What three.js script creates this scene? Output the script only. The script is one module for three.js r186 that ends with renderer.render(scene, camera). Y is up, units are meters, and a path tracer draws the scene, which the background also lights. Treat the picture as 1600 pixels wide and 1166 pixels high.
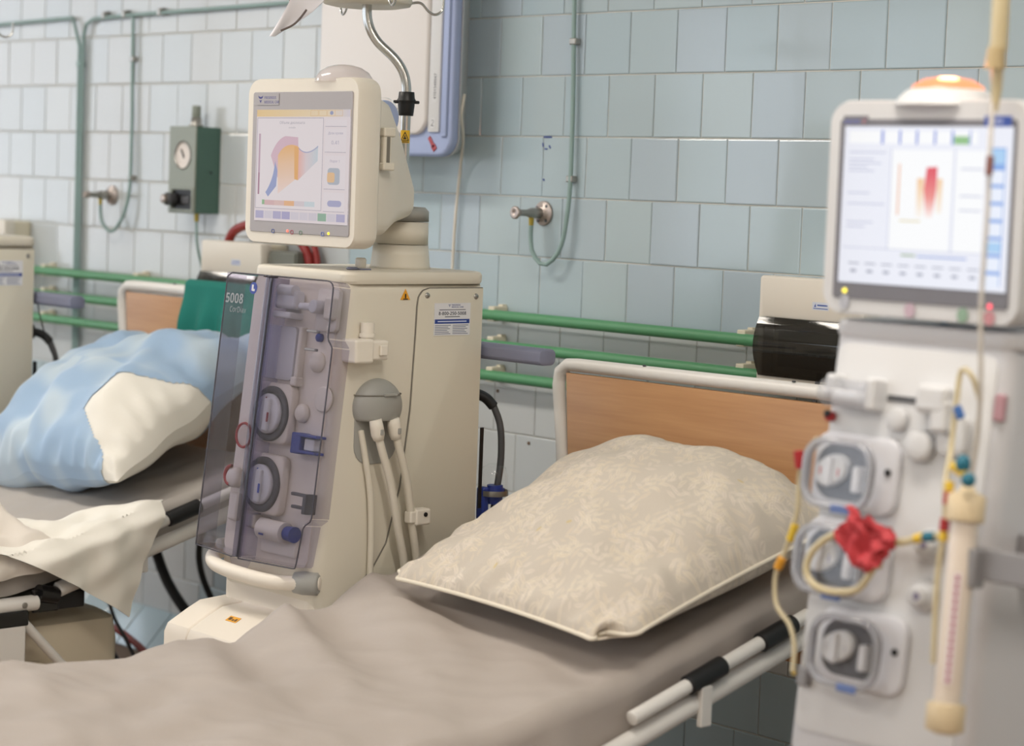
import * as THREE from 'three';
import { RoundedBoxGeometry } from 'three/addons/geometries/RoundedBoxGeometry.js';
import { mergeGeometries, mergeVertices, toCreasedNormals } from 'three/addons/utils/BufferGeometryUtils.js';
import { RectAreaLightUniformsLib } from 'three/addons/lights/RectAreaLightUniformsLib.js';
import { createNoise2D, createNoise3D } from 'simplex-noise';

RectAreaLightUniformsLib.init();
const V3 = (x, y, z) => new THREE.Vector3(x, y, z);
let seed = 7;
const rnd = () => { seed = (seed * 16807) % 2147483647; return seed / 2147483647; };
const n2 = createNoise2D(rnd), n3 = createNoise3D(rnd);

// ------------------------------------------------------------------ camera, sky, light, exposure
const scene = new THREE.Scene();
const renderer = new THREE.WebGLRenderer({ antialias: true });
renderer.toneMapping = THREE.LinearToneMapping;
renderer.toneMappingExposure = 0.96;
renderer.shadowMap.enabled = true;

const camera = new THREE.PerspectiveCamera(2 * Math.atan(583 / 3328.46) * 180 / Math.PI, 1600 / 1166, 0.05, 60);
camera.setViewOffset(1600, 1166, 0, 50, 1600, 1166);
{
  const yaw = -0.8068, pit = 0.0697, rol = 0.0375;
  const fwd = V3(Math.sin(yaw) * Math.cos(pit), -Math.sin(pit), -Math.cos(yaw) * Math.cos(pit));
  const right = V3(Math.cos(yaw), 0, Math.sin(yaw)), up = right.clone().cross(fwd);
  const r = right.clone().multiplyScalar(Math.cos(rol)).addScaledVector(up, Math.sin(rol));
  const u = up.clone().multiplyScalar(Math.cos(rol)).addScaledVector(right, -Math.sin(rol));
  camera.position.set(0, 1.5, 3.7597);
  camera.quaternion.setFromRotationMatrix(new THREE.Matrix4().makeBasis(r, u, fwd.clone().negate()));
  camera.focus = 4.6;
  camera.userData.fStop = 2.5;
}
scene.add(camera);
scene.background = new THREE.Color().setRGB(2.3, 2.5, 2.8);      // overcast daylight outside the windows

const CEIL = 2.9, XL = -9.0, XR = 2.2, ZF = 5.4;
const LAMPS = [[-7.4, 1.6], [-4.6, 1.6], [-1.8, 1.6], [-7.4, 3.9], [-4.6, 3.9], [-1.8, 3.9], [0.6, 1.6], [0.6, 3.9]];  // last two unseen, added as fill for surfaces facing right
const LAMP_POWER = 20;

// ------------------------------------------------------------------ helpers
const names = {};
function numbered(n) { const k = names[n] = (names[n] ?? -1) + 1; return k ? `${n}_${String(k).padStart(3, '0')}` : n; }
const X = (g, x = 0, y = 0, z = 0, rx = 0, ry = 0, rz = 0) => {
  g = g.clone(); g.applyMatrix4(new THREE.Matrix4().makeRotationFromEuler(new THREE.Euler(rx, ry, rz))); g.translate(x, y, z); return g;
};
const clean = (g) => {
  g = g.index ? g.toNonIndexed() : g.clone();
  for (const k of Object.keys(g.attributes)) if (!['position', 'normal', 'uv'].includes(k)) g.deleteAttribute(k);
  if (!g.attributes.uv) g.setAttribute('uv', new THREE.BufferAttribute(new Float32Array(g.attributes.position.count * 2), 2));
  if (!g.attributes.normal) g.computeVertexNormals();
  return g;
};
const join = (...gs) => mergeGeometries(gs.flat().map(clean));
function add(name, g, m, parent) {
  if (Array.isArray(g)) g = g.length > 1 ? join(g) : g[0];
  const o = new THREE.Mesh(g, m); o.name = parent ? name : numbered(name); o.castShadow = o.receiveShadow = true; (parent || scene).add(o); return o;
}
function tag(o, label, category, group, kind) {
  if (label) o.userData.label = label; if (category) o.userData.category = category; if (group) o.userData.group = group; if (kind) o.userData.kind = kind; return o;
}
function thing(name, label, category, x = 0, y = 0, z = 0, group) {
  const o = new THREE.Group(); o.name = numbered(name); o.position.set(x, y, z); scene.add(o); return tag(o, label, category, group);
}
const struct = (o) => tag(o, null, null, null, 'structure');
const rbox = (w, h, d, r = 0.004, s = 2) => new RoundedBoxGeometry(w, h, d, s, Math.min(r, w / 2.01, h / 2.01, d / 2.01));
const bx = (x0, x1, y0, y1, z0, z1, r = 0.004) => X(rbox(x1 - x0, y1 - y0, z1 - z0, r), (x0 + x1) / 2, (y0 + y1) / 2, (z0 + z1) / 2);
const cyl = (r0, r1, h, s = 28) => new THREE.CylinderGeometry(r1, r0, h, s);
const lathe = (pts, s = 32) => new THREE.LatheGeometry(pts.map(([a, b]) => new THREE.Vector2(a, b)), s);
// tube through points, round corners of radius rad, with end caps
function path(pts, rad) {
  if (!rad) return pts.map(p => V3(...p));
  const P = pts.map(p => V3(...p)), out = [P[0]];
  for (let i = 1; i < P.length - 1; i++) {
    const a = P[i - 1].clone().sub(P[i]), b = P[i + 1].clone().sub(P[i]);
    const r = Math.min(rad, a.length() * 0.49, b.length() * 0.49);
    const s = P[i].clone().addScaledVector(a.normalize(), r), e = P[i].clone().addScaledVector(b.normalize(), r);
    for (let k = 0; k <= 6; k++) { const t = k / 6; out.push(s.clone().multiplyScalar((1 - t) ** 2).addScaledVector(P[i], 2 * t * (1 - t)).addScaledVector(e, t * t)); }
  }
  out.push(P[P.length - 1]); return out;
}
class Poly extends THREE.Curve {
  constructor(p) { super(); this.p = p; this.l = [0]; for (let i = 1; i < p.length; i++) this.l.push(this.l[i - 1] + p[i].distanceTo(p[i - 1])); }
  getPoint(t, o = V3()) {
    const L = this.l, d = t * L[L.length - 1]; let i = 1; while (i < L.length - 1 && L[i] < d) i++;
    return o.copy(this.p[i - 1]).lerp(this.p[i], (d - L[i - 1]) / Math.max(1e-9, L[i] - L[i - 1]));
  }
}
function caps(c, r, s) {
  return [0, 1].map(t => {
    const g = new THREE.SphereGeometry(r, s, 4, 0, Math.PI * 2, 0, Math.PI / 2); g.scale(1, 0.25, 1);
    const d = c.getTangent(t).multiplyScalar(t ? 1 : -1);
    g.applyQuaternion(new THREE.Quaternion().setFromUnitVectors(V3(0, 1, 0), d)); const p = c.getPoint(t); g.translate(p.x, p.y, p.z); return g;
  });
}
function tube(pts, r, rad = 0, s = 12, closed = false) {     // rad: corner radius (0 = smooth spline through the points)
  const c = rad ? new Poly(path(pts, rad)) : new THREE.CatmullRomCurve3(pts.map(p => V3(...p)), closed, 'centripetal');
  const g = new THREE.TubeGeometry(c, rad ? Math.max(4, c.p.length * 3) : Math.max(8, pts.length * 8), r, s, closed);
  return closed ? g : join(g, caps(c, r, s));
}
const rod = (a, b, r, s = 14) => { const c = new THREE.LineCurve3(V3(...a), V3(...b)); return join(new THREE.TubeGeometry(c, 1, r, s), caps(c, r, s)); };
// rings of points (all of one length) joined into a closed skin
function loft(rings, crease = 0.7, cap = true) {
  const pos = [], n = rings[0].length;
  const q = (a, b, c) => pos.push(...a, ...b, ...c);
  for (let i = 0; i < rings.length - 1; i++) for (let k = 0; k < n; k++) {
    const a = rings[i][k], b = rings[i][(k + 1) % n], c = rings[i + 1][(k + 1) % n], d = rings[i + 1][k]; q(a, b, c); q(a, c, d);
  }
  if (cap) for (const [R, f] of [[rings[0], 1], [rings[rings.length - 1], 0]]) {
    const m = R.reduce((s, p) => [s[0] + p[0] / n, s[1] + p[1] / n, s[2] + p[2] / n], [0, 0, 0]);
    for (let k = 0; k < n; k++) f ? q(m, R[(k + 1) % n], R[k]) : q(m, R[k], R[(k + 1) % n]);
  }
  const g = new THREE.BufferGeometry(); g.setAttribute('position', new THREE.Float32BufferAttribute(pos, 3));
  return toCreasedNormals(g, crease);
}
function rr(w, h, r, n = 5) {        // rounded rectangle outline, counter-clockwise
  const o = []; for (const [sx, sy, a] of [[1, 1, 0], [-1, 1, 1], [-1, -1, 2], [1, -1, 3]]) for (let k = 0; k <= n; k++) {
    const t = (a + k / n) * Math.PI / 2; o.push([sx * (w / 2 - r) + r * Math.cos(t), sy * (h / 2 - r) + r * Math.sin(t)]);
  } return o;
}
function shapeOf(pts) { const s = new THREE.Shape(); pts.forEach(([a, b], i) => i ? s.lineTo(a, b) : s.moveTo(a, b)); s.closePath(); return s; }
function extr(pts, d, bevel = 0.002, seg = 2, holes = []) {
  const s = Array.isArray(pts) ? shapeOf(pts) : pts; for (const h of holes) s.holes.push(new THREE.Path(h.map(([a, b]) => new THREE.Vector2(a, b))));
  const g = new THREE.ExtrudeGeometry(s, { depth: d - 2 * bevel, bevelEnabled: bevel > 0, bevelThickness: bevel, bevelSize: bevel, bevelOffset: -bevel, bevelSegments: seg, curveSegments: 8 });
  g.translate(0, 0, bevel); return toCreasedNormals(g, 0.6);
}
const sideExtr = (zy, w, bevel, seg) => X(extr(zy, w, bevel, seg), w / 2, 0, 0, 0, -Math.PI / 2, 0);   // (z, y) outline swept along x, centred
// sheet surface from f(u, v) -> [x, y, z], doubled to a thickness
function sheet(f, nu, nv, th = 0.002, uvs = 1) {
  const top = [], idx = [], uv = [];
  for (let j = 0; j <= nv; j++) for (let i = 0; i <= nu; i++) { top.push(V3(...f(i / nu, j / nv))); }
  const W = nu + 1;
  for (let j = 0; j < nv; j++) for (let i = 0; i < nu; i++) { const a = j * W + i; idx.push(a, a + 1, a + W + 1, a, a + W + 1, a + W); }
  const g = new THREE.BufferGeometry(); g.setAttribute('position', new THREE.Float32BufferAttribute(top.flatMap(p => [p.x, p.y, p.z]), 3)); g.setIndex(idx); g.computeVertexNormals();
  const N = g.attributes.normal, pos = [], nor = [], ix = [...idx], T = top.length;
  for (const s of [1, -1]) for (let k = 0; k < T; k++) {
    const n = V3(N.getX(k), N.getY(k), N.getZ(k)); const p = top[k].clone().addScaledVector(n, s * th / 2);
    pos.push(p.x, p.y, p.z); nor.push(n.x * s, n.y * s, n.z * s); uv.push((k % W) / nu * uvs, Math.floor(k / W) / nv * uvs);
  }
  for (let k = 0; k < idx.length; k += 3) ix.push(idx[k] + T, idx[k + 2] + T, idx[k + 1] + T);
  const rim = []; for (let i = 0; i < nu; i++) rim.push([i, i + 1]); for (let j = 0; j < nv; j++) rim.push([j * W + nu, (j + 1) * W + nu]);
  for (let i = nu; i > 0; i--) rim.push([nv * W + i, nv * W + i - 1]); for (let j = nv; j > 0; j--) rim.push([j * W, (j - 1) * W]);
  for (const [a, b] of rim) ix.push(a, a + T, b + T, a, b + T, b);
  const h = new THREE.BufferGeometry(); h.setAttribute('position', new THREE.Float32BufferAttribute(pos, 3)); h.setAttribute('normal', new THREE.Float32BufferAttribute(nor, 3)); h.setAttribute('uv', new THREE.Float32BufferAttribute(uv, 2)); h.setIndex(ix); return h;
}
const smooth = (a, b, t) => { t = Math.min(1, Math.max(0, (t - a) / (b - a))); return t * t * (3 - 2 * t); };

// ------------------------------------------------------------------ textures and materials
function canvas(w, h, draw, srgb = true) {
  const c = document.createElement('canvas'); c.width = w; c.height = h; const x = c.getContext('2d'); draw(x, w, h);
  const t = new THREE.CanvasTexture(c); if (srgb) t.colorSpace = THREE.SRGBColorSpace; t.anisotropy = 8; t.wrapS = t.wrapT = THREE.RepeatWrapping; return t;
}
function dataTex(w, h, f, srgb = true) {
  const d = new Uint8Array(w * h * 4);
  for (let j = 0; j < h; j++) for (let i = 0; i < w; i++) { const c = f(i / w, j / h); const k = (j * w + i) * 4; for (let q = 0; q < 3; q++) d[k + q] = Math.max(0, Math.min(255, c[q] * 255)); d[k + 3] = 255; }
  const t = new THREE.DataTexture(d, w, h); t.magFilter = THREE.LinearFilter; t.minFilter = THREE.LinearMipmapLinearFilter; t.generateMipmaps = true; t.wrapS = t.wrapT = THREE.RepeatWrapping; if (srgb) t.colorSpace = THREE.SRGBColorSpace; t.needsUpdate = true; return t;
}
const M = (color, roughness = 0.5, metalness = 0, extra = {}) => new THREE.MeshPhysicalMaterial({ color, roughness, metalness, ...extra });
const cloudTex = dataTex(256, 256, (u, v) => {   // tiling grain for bump
  const a = u * 2 * Math.PI, b = v * 2 * Math.PI; const s = n3(Math.cos(a) * 6, Math.sin(a) * 6, Math.cos(b) * 6 + Math.sin(b) * 9) * 0.5 + 0.5; const f = rnd(); const k = 0.6 * s + 0.4 * f; return [k, k, k];
}, false);
cloudTex.repeat.set(6, 6);
const mat = {
  cream: M('#dbd5c6', 0.42), creamFront: M('#e4dccf', 0.4), panel: M('#d6d1c1', 0.45), seam: M('#77736a', 0.7),
  white: M('#d8d9db', 0.38), white2: M('#d2d3d8', 0.36), offwhite: M('#e6e0d4', 0.45), greyPlastic: M('#9d9d98', 0.45), darkGrey: M('#55565a', 0.5), midGrey: M('#8d8c8f', 0.45),
  bezel: M('#a6a2a4', 0.35), bezel2: M('#77767d', 0.35), black: M('#141416', 0.45), blackGloss: M('#1a1a1c', 0.2), blue: M('#2a3f93', 0.4), blueGrey: M('#7f8399', 0.4), lightBlue: M('#a2b0d4', 0.45),
  red: M('#b02a2e', 0.45), hoseRed: M('#8e2622', 0.4), hose: M('#d9d3c5', 0.4), chrome: M('#c9c9c6', 0.22, 1), steel: M('#a9a7a2', 0.35, 0.9), brass: M('#b3a04a', 0.4, 0.6), nickel: M('#b9aea8', 0.38, 0.75),
  pipeGreen: M('#58976b', 0.42), tubeGreen: M('#8ca6a3', 0.45), gaugeGreen: M('#4b6b60', 0.5), gaugeFront: M('#8f968c', 0.45), clip: M('#e0d9c4', 0.5),
  bedWhite: M('#e5e3df', 0.35), yellow: M('#e6c23a', 0.5), teal: M('#17756a', 0.85, 0, { sheen: 0.3 }), linen: M('#e4e1d8', 0.9), linenPink: M('#ddd6cd', 0.9),
  plastic: M('#ffffff', 0.06, 0, { transmission: 1, thickness: 0, ior: 1.4 }),
  smoke: M('#e9e8ee', 0.05, 0, { transmission: 1, thickness: 0, ior: 1.45 }),
  dark: M('#8f8d88', 0.06, 0, { transmission: 0.94, thickness: 0, ior: 1.5 }),
  tubing: M('#e8dcb8', 0.25, 0, { transmission: 0.35, thickness: 0 }), tubingClear: M('#ece8e2', 0.2, 0, { transmission: 0.45, thickness: 0 }),
  orange: M('#e9a52c', 0.5), tealPlastic: M('#1f6f86', 0.4), purple: M('#7b4d63', 0.5), grille: M('#3a3a3c', 0.6),
  grout: M('#d3d1c9', 0.9), plaster: M('#d9d8d2', 0.9), plinth: M('#7d6d60', 0.6), tubeCover: M('#f3efe6', 0.5)
};
mat.cable = M('#4c4d50', 0.5);
for (const k of ['cream', 'panel', 'creamFront', 'white', 'white2']) { mat[k].bumpMap = cloudTex; mat[k].bumpScale = 0.00005; }
const print = (w, h, draw, extra = {}) => M('#ffffff', 0.45, 0, { map: canvas(w, h, draw), ...extra });
const plate = (w, h) => new THREE.PlaneGeometry(w, h);
const thin = (w, h, t = 0.0008) => { const g = new THREE.BoxGeometry(w, h, t); return g; };

// ------------------------------------------------------------------ room shell
const woodTex = dataTex(512, 512, (u, v) => {
  const w = n2(u * 2.2, v * 26) * 0.5 + n2(u * 5, v * 90) * 0.3 + n2(u * 9, v * 220) * 0.2; const c = 0.5 + 0.5 * w; return [0.70 + 0.08 * c, 0.515 + 0.085 * c, 0.35 + 0.075 * c];
});
const floorTex = dataTex(512, 512, (u, v) => { const w = 0.5 * n2(u * 8, v * 8) + 0.3 * n2(u * 40, v * 40) + 0.2 * (rnd() - 0.5); const c = 1 + 0.1 * w; return [0.56 * c, 0.475 * c, 0.41 * c]; });
floorTex.repeat.set(8, 5);
struct(add('floor', bx(XL - 0.2, XR + 0.2, -0.12, 0, -0.2, ZF + 0.2, 0.001), M('#ffffff', 0.45, 0, { map: floorTex })));
struct(add('ceiling', bx(XL - 0.2, XR + 0.2, CEIL, CEIL + 0.12, -0.2, ZF + 0.2, 0.001), mat.plaster));
struct(add('wall_right', bx(XR, XR + 0.15, 0, CEIL, -0.2, ZF + 0.2, 0.001), mat.plaster));
// windows: two in the wall behind the camera, one in the far end wall
const WIN = [[-8.4, -6.2], [-5.4, -3.2]], WZ = [0.9, 4.5];
function windowUnit(n, L) {        // built along x from 0 to L, outside towards +z
  const w = new THREE.Group(); w.name = `window_${n}`; scene.add(w); struct(w); const z = 0.06;
  add('window_frame', [bx(0, L, 0.9, 0.97, z, z + 0.06), bx(0, L, 2.53, 2.6, z, z + 0.06), bx(0, 0.07, 0.9, 2.6, z, z + 0.06), bx(L - 0.07, L, 0.9, 2.6, z, z + 0.06), bx(L / 2 - 0.035, L / 2 + 0.035, 0.9, 2.6, z, z + 0.06)], mat.bedWhite, w);
  for (const k of [0.25, 0.75]) add('pane', X(thin(L / 2 - 0.08, 1.6, 0.004), L * k, 1.75, z + 0.03), mat.plastic, w);
  add('window_sill', bx(-0.05, L + 0.05, 0.86, 0.9, -0.2, 0.06), mat.bedWhite, w); return w;
}
{
  const g = [bx(XL, XR, 0, 0.9, ZF, ZF + 0.15, 0.001), bx(XL, XR, 2.6, CEIL, ZF, ZF + 0.15, 0.001)];
  let x = XL; for (const [a, b] of [...WIN, [XR, XR]]) { if (a > x) g.push(bx(x, a, 0.9, 2.6, ZF, ZF + 0.15, 0.001)); x = b; }
  struct(add('wall_front', g, mat.plaster));
  WIN.forEach(([a, b], i) => windowUnit(i + 1, b - a).position.set(a, 0, ZF));
  const [p, q] = WZ, x0 = XL - 0.15;
  struct(add('wall_left', [bx(x0, XL, 0, 0.9, -0.2, ZF + 0.2, 0.001), bx(x0, XL, 2.6, CEIL, -0.2, ZF + 0.2, 0.001), bx(x0, XL, 0.9, 2.6, -0.2, p, 0.001), bx(x0, XL, 0.9, 2.6, q, ZF + 0.2, 0.001)], mat.plaster));
  const w = windowUnit(3, q - p); w.position.set(XL, 0, p); w.rotation.y = -Math.PI / 2;
}
// tiled wall
{
  const W = new THREE.Group(); W.name = 'wall_back'; scene.add(W); struct(W);
  add('grout_bed', bx(XL, XR, 0, CEIL, -0.16, -0.0035, 0.001), mat.grout, W);
  const P = 0.1515, S = 0.1488, T = 0.0075;
  const ring = (w, z) => [[w / 2, w / 2, z], [-w / 2, w / 2, z], [-w / 2, -w / 2, z], [w / 2, -w / 2, z]];
  const tileG = loft([ring(S, -T), ring(S, -0.0022), ring(S - 0.0022, -0.0006), ring(S - 0.006, 0)], 0.2);
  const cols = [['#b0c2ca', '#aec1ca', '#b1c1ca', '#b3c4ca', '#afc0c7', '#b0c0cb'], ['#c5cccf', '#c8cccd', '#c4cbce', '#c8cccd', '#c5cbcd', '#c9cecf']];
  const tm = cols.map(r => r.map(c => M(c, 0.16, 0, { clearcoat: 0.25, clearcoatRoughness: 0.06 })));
  const OFF = { '-1': 0.03, 0: 0.55, 1: 0.12, 2: 0.67, 3: 0.17, 4: 0.695, 5: 0.235, 6: 0.715, 7: 0.265, 8: 0.75, 9: 0.3, 10: 0.78, 11: 0.32 };
  camera.updateMatrixWorld(); camera.updateProjectionMatrix();
  const all = [];
  for (let k = -6; k < 12; k++) {
    const y = 1.945 - (k + 0.5) * P, o = OFF[k] ?? (((k % 2) + 2) % 2 ? 0.05 : 0.6);
    for (let i = -60; i < 15; i++) {
      const x = (i + o + 0.5) * P; if (x < XL + 0.08 || x > XR - 0.08 || y > CEIL - 0.08) continue;
      const d = V3(x, y, 0).project(camera), px = (d.x + 1) * 800, py = (1 - d.y) * 583;
      const inFrame = px > -30 && px < 1630 && py > -50 && py < 1080;
      const hid = (px > 1330 && py > 190) || (px > 580 && px < 735 && py > 460) || (px > 420 && px < 580 && py > 180) || (px > 930 && py > 650) || (px < 560 && px > 330 && py > 480) || (px < 300 && py > 560 && py < 850) || (px > 560 && px < 690 && py < 200) || (px < 40 && py > 420) || (px < 160 && py > 850);
      all.push({ x, y, px, py, k, s: inFrame ? (hid ? 0.1 : 1) * (px + 2376) : 0 });
    }
  }
  all.sort((a, b) => b.s - a.s);
  const rest = [];
  all.forEach((t, i) => {
    const v = tm[t.k >= 5 || t.x < -4.6 ? 1 : 0], m = v[Math.floor(rnd() * v.length)];  // left tiles take the paler set: stronger light there put into the colour
    const rx = (rnd() - 0.5) * 0.005, ry = (rnd() - 0.5) * 0.005, rz = (rnd() - 0.5) * 0.005, z = (rnd() - 0.5) * 0.0012;
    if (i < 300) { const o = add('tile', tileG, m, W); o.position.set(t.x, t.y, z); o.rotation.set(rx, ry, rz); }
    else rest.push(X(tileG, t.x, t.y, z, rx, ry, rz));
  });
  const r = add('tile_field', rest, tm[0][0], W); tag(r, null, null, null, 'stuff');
  // pen marks and screw holes
  const ink = M('#3a4ea0', 0.6), rust = M('#6b5540', 0.8);
  const tick = (a, b) => rod(a, b, 0.0018, 6);
  add('pen_marks', [tick([-3.835, 1.641, 0.0012], [-3.808, 1.641, 0.0012]), tick([-3.838, 1.626, 0.0012], [-3.836, 1.617, 0.0012]), tick([-3.83, 1.612, 0.0012], [-3.822, 1.611, 0.0012]), tick([-3.815, 1.62, 0.0012], [-3.811, 1.614, 0.0012]), tick([-3.832, 1.536, 0.0012], [-3.828, 1.532, 0.0012])], ink, W);
  add('screw_hole', X(cyl(0.0045, 0.0045, 0.002, 14), -3.848, 0.866, 0.001, Math.PI / 2), rust, W);
  add('screw_hole', X(cyl(0.0045, 0.0045, 0.002, 14), -3.97, 0.988, 0.001, Math.PI / 2), rust, W);
  // sloped tile plinth along the foot of the wall
  const B = new THREE.Group(); B.name = 'baseboard_back'; scene.add(B); struct(B);
  add('plinth', extrX([[0, 0], [0.105, 0], [0.105, 0.06], [0.005, 0.165], [0, 0.165]], XL, XR), mat.plinth, B);
  const bt = [M('#a9bcc4', 0.1, 0, { clearcoat: 0.5 }), M('#b4c3c8', 0.1, 0, { clearcoat: 0.5 }), M('#9fb4bf', 0.1, 0, { clearcoat: 0.5 })];
  for (let i = -47; i < -14; i++) { const o = add('tile', tileG, bt[Math.floor(rnd() * 3)], B); o.position.set(i * P, 0.1165, 0.061); o.rotation.set(-Math.PI * 0.242 + (rnd() - 0.5) * 0.03, 0, 0); }
}
function extrX(zy, x0, x1) { return X(sideExtr(zy, x1 - x0, 0), (x0 + x1) / 2, 0, 0); }
// ceiling lamps, with an added fill pair at the right end
for (const [x, z] of LAMPS) {
  const t = thing('ceiling_lamp', 'white fluorescent ceiling panel lamp', 'lamp', x, CEIL, z, 'ceiling panel lamps above the ward');
  add('housing', bx(-0.62, 0.62, -0.06, 0, -0.17, 0.17, 0.006), mat.bedWhite, t);
  const d = add('diffuser', X(thin(1.16, 0.28, 0.006), 0, -0.064, 0, Math.PI / 2), M('#ffffff', 0.6, 0, { emissive: '#fff6ea', emissiveIntensity: 6 }), t);
  d.castShadow = false;
  const l = new THREE.RectAreaLight('#fff6ea', LAMP_POWER, 1.16, 0.28); l.position.set(0, -0.075, 0); l.rotation.x = -Math.PI / 2; t.add(l);
}

// ------------------------------------------------------------------ pipes and fixtures on the wall
const PIPE = ['topmost', 'middle', 'lowest'];
[1.186, 1.109, 1.031].forEach((y, i) => {
  const t = thing('wall_pipe', `${PIPE[i]} of the three green pipes running along the tiled wall`, 'pipe', 0, y, 0.045, 'green wall pipes');
  add('pipe', rod([XL + 0.05, 0, 0], [-1.0, 0, 0], 0.0138, 18), mat.pipeGreen, t);
  for (const x of [-6.9, -6.11, -5.57, -4.75, -3.955, -3.125, -2.35]) {
    add('pipe_clip', [bx(x - 0.012, x + 0.012, 0.006, 0.022, -0.045, 0.004, 0.003), bx(x - 0.012, x + 0.012, -0.016, -0.009, -0.045, 0.006, 0.003), bx(x - 0.008, x + 0.008, 0.018, 0.027, -0.045, -0.028, 0.002)], mat.clip, t);
  }
});
function outlet(x, y, label, k) {
  const t = thing('gas_outlet', label, 'gas valve', x, y, 0, 'medical gas valves on the tiled wall');
  const f = add('flange', X(lathe([[0.0005, 0], [0.031, 0], [0.031, 0.005], [0.029, 0.008], [0.016, 0.009], [0.016, 0.016], [0.0005, 0.017]]), 0, 0, 0, Math.PI / 2), mat.nickel, t);
  for (const a of [0.9, 2.5, 4.1, 5.4]) add('bolt', X(lathe([[0.0005, 0.002], [0.004, 0.002], [0.0045, 0]], 10), Math.cos(a) * 0.023, Math.sin(a) * 0.023, 0.008, Math.PI / 2), mat.darkGrey, f);
  add('valve_body', X(lathe([[0.0005, 0], [0.0135, 0], [0.0135, 0.035], [0.011, 0.042], [0.0085, 0.05], [0.0085, 0.078], [0.0005, 0.08]]), 0, 0, 0.012, Math.PI / 2), mat.steel, t);
  add('knob', X(lathe([[0.0005, 0], [0.008, 0], [0.012, 0.008], [k, 0.013], [k, 0.018], [k - 0.003, 0.02], [0.006, 0.02], [0.005, 0.0165], [0.0005, 0.0165]]), 0, 0, 0.086, Math.PI / 2), mat.nickel, t);
  add('fitting', X(cyl(0.0065, 0.0075, 0.02, 6), 0, -0.021, 0.045), mat.brass, t);
  return t;
}
outlet(-3.824, 1.45, 'nickel gas valve with round knob near the blue pen marks', 0.016);
outlet(-5.78, 1.443, 'nickel gas valve beside the green pressure gauge box', 0.010);
function clipBand(pts, r) { return pts.map(([x, y, z]) => bx(x - 0.011, x + 0.011, y - 0.008, y + 0.008, 0.0012, z + r + 0.001, 0.003)); }
{
  let t = thing('gas_tube', 'thin pale green gas tube looping down to the valve by the pen marks', 'tube');
  add('tube', tube([[-3.735, 2.9, 0.014], [-3.733, 2.2, 0.014], [-3.733, 1.98, 0.014], [-3.723, 1.664, 0.014], [-3.722, 1.459, 0.02], [-3.74, 1.355, 0.03], [-3.779, 1.322, 0.04], [-3.815, 1.351, 0.045], [-3.824, 1.39, 0.045], [-3.824, 1.422, 0.045]], 0.0058), mat.tubeGreen, t);
  for (const y of [1.876, 1.538]) add('clip', clipBand([[y > 1.7 ? -3.729 : -3.7225, y, 0.014]], 0.0058), mat.steel, t);
  t = thing('gas_tube', 'thin pale green gas tube looping to the valve beside the gauge box', 'tube');
  add('tube', tube([[-5.668, 2.0, 0.014], [-5.664, 1.8, 0.014], [-5.66, 1.656, 0.014], [-5.662, 1.436, 0.02], [-5.69, 1.36, 0.03], [-5.725, 1.33, 0.038], [-5.765, 1.355, 0.045], [-5.778, 1.39, 0.045], [-5.78, 1.415, 0.045]], 0.0055), mat.tubeGreen, t);
  for (const y of [1.87, 1.50]) add('clip', clipBand([[y > 1.7 ? -5.666 : -5.661, y, 0.014]], 0.0055), mat.steel, t);
  t = thing('gas_pipe', 'pale green pipe bending from the vertical run away from the gauge box', 'pipe');
  add('pipe', tube([[-7.4, 1.985, 0.014], [-5.972, 2.01, 0.014], [-5.966, 0.3, 0.014]], 0.006, 0.05), mat.tubeGreen, t);
  add('clip', clipBand([[-5.969, 1.86, 0.014]], 0.006), mat.tubeGreen, t);
  t = thing('gas_pipe', 'pale green pipe bending from the vertical run towards the gauge box', 'pipe');
  add('pipe', tube([[-4.56, 2.018, 0.014], [-4.87, 2.014, 0.014], [-5.7, 2.006, 0.014], [-5.951, 2.0, 0.014], [-5.948, 0.3, 0.014]], 0.006, 0.06), mat.tubeGreen, t);
  for (const x of [-5.83, -5.715, -5.52]) add('hook', [bx(x - 0.008, x + 0.008, 1.999, 2.02, 0.0012, 0.023, 0.003), bx(x, x + 0.018, 2.018, 2.023, 0.0012, 0.02, 0.002)], mat.steel, t);
}
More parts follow.
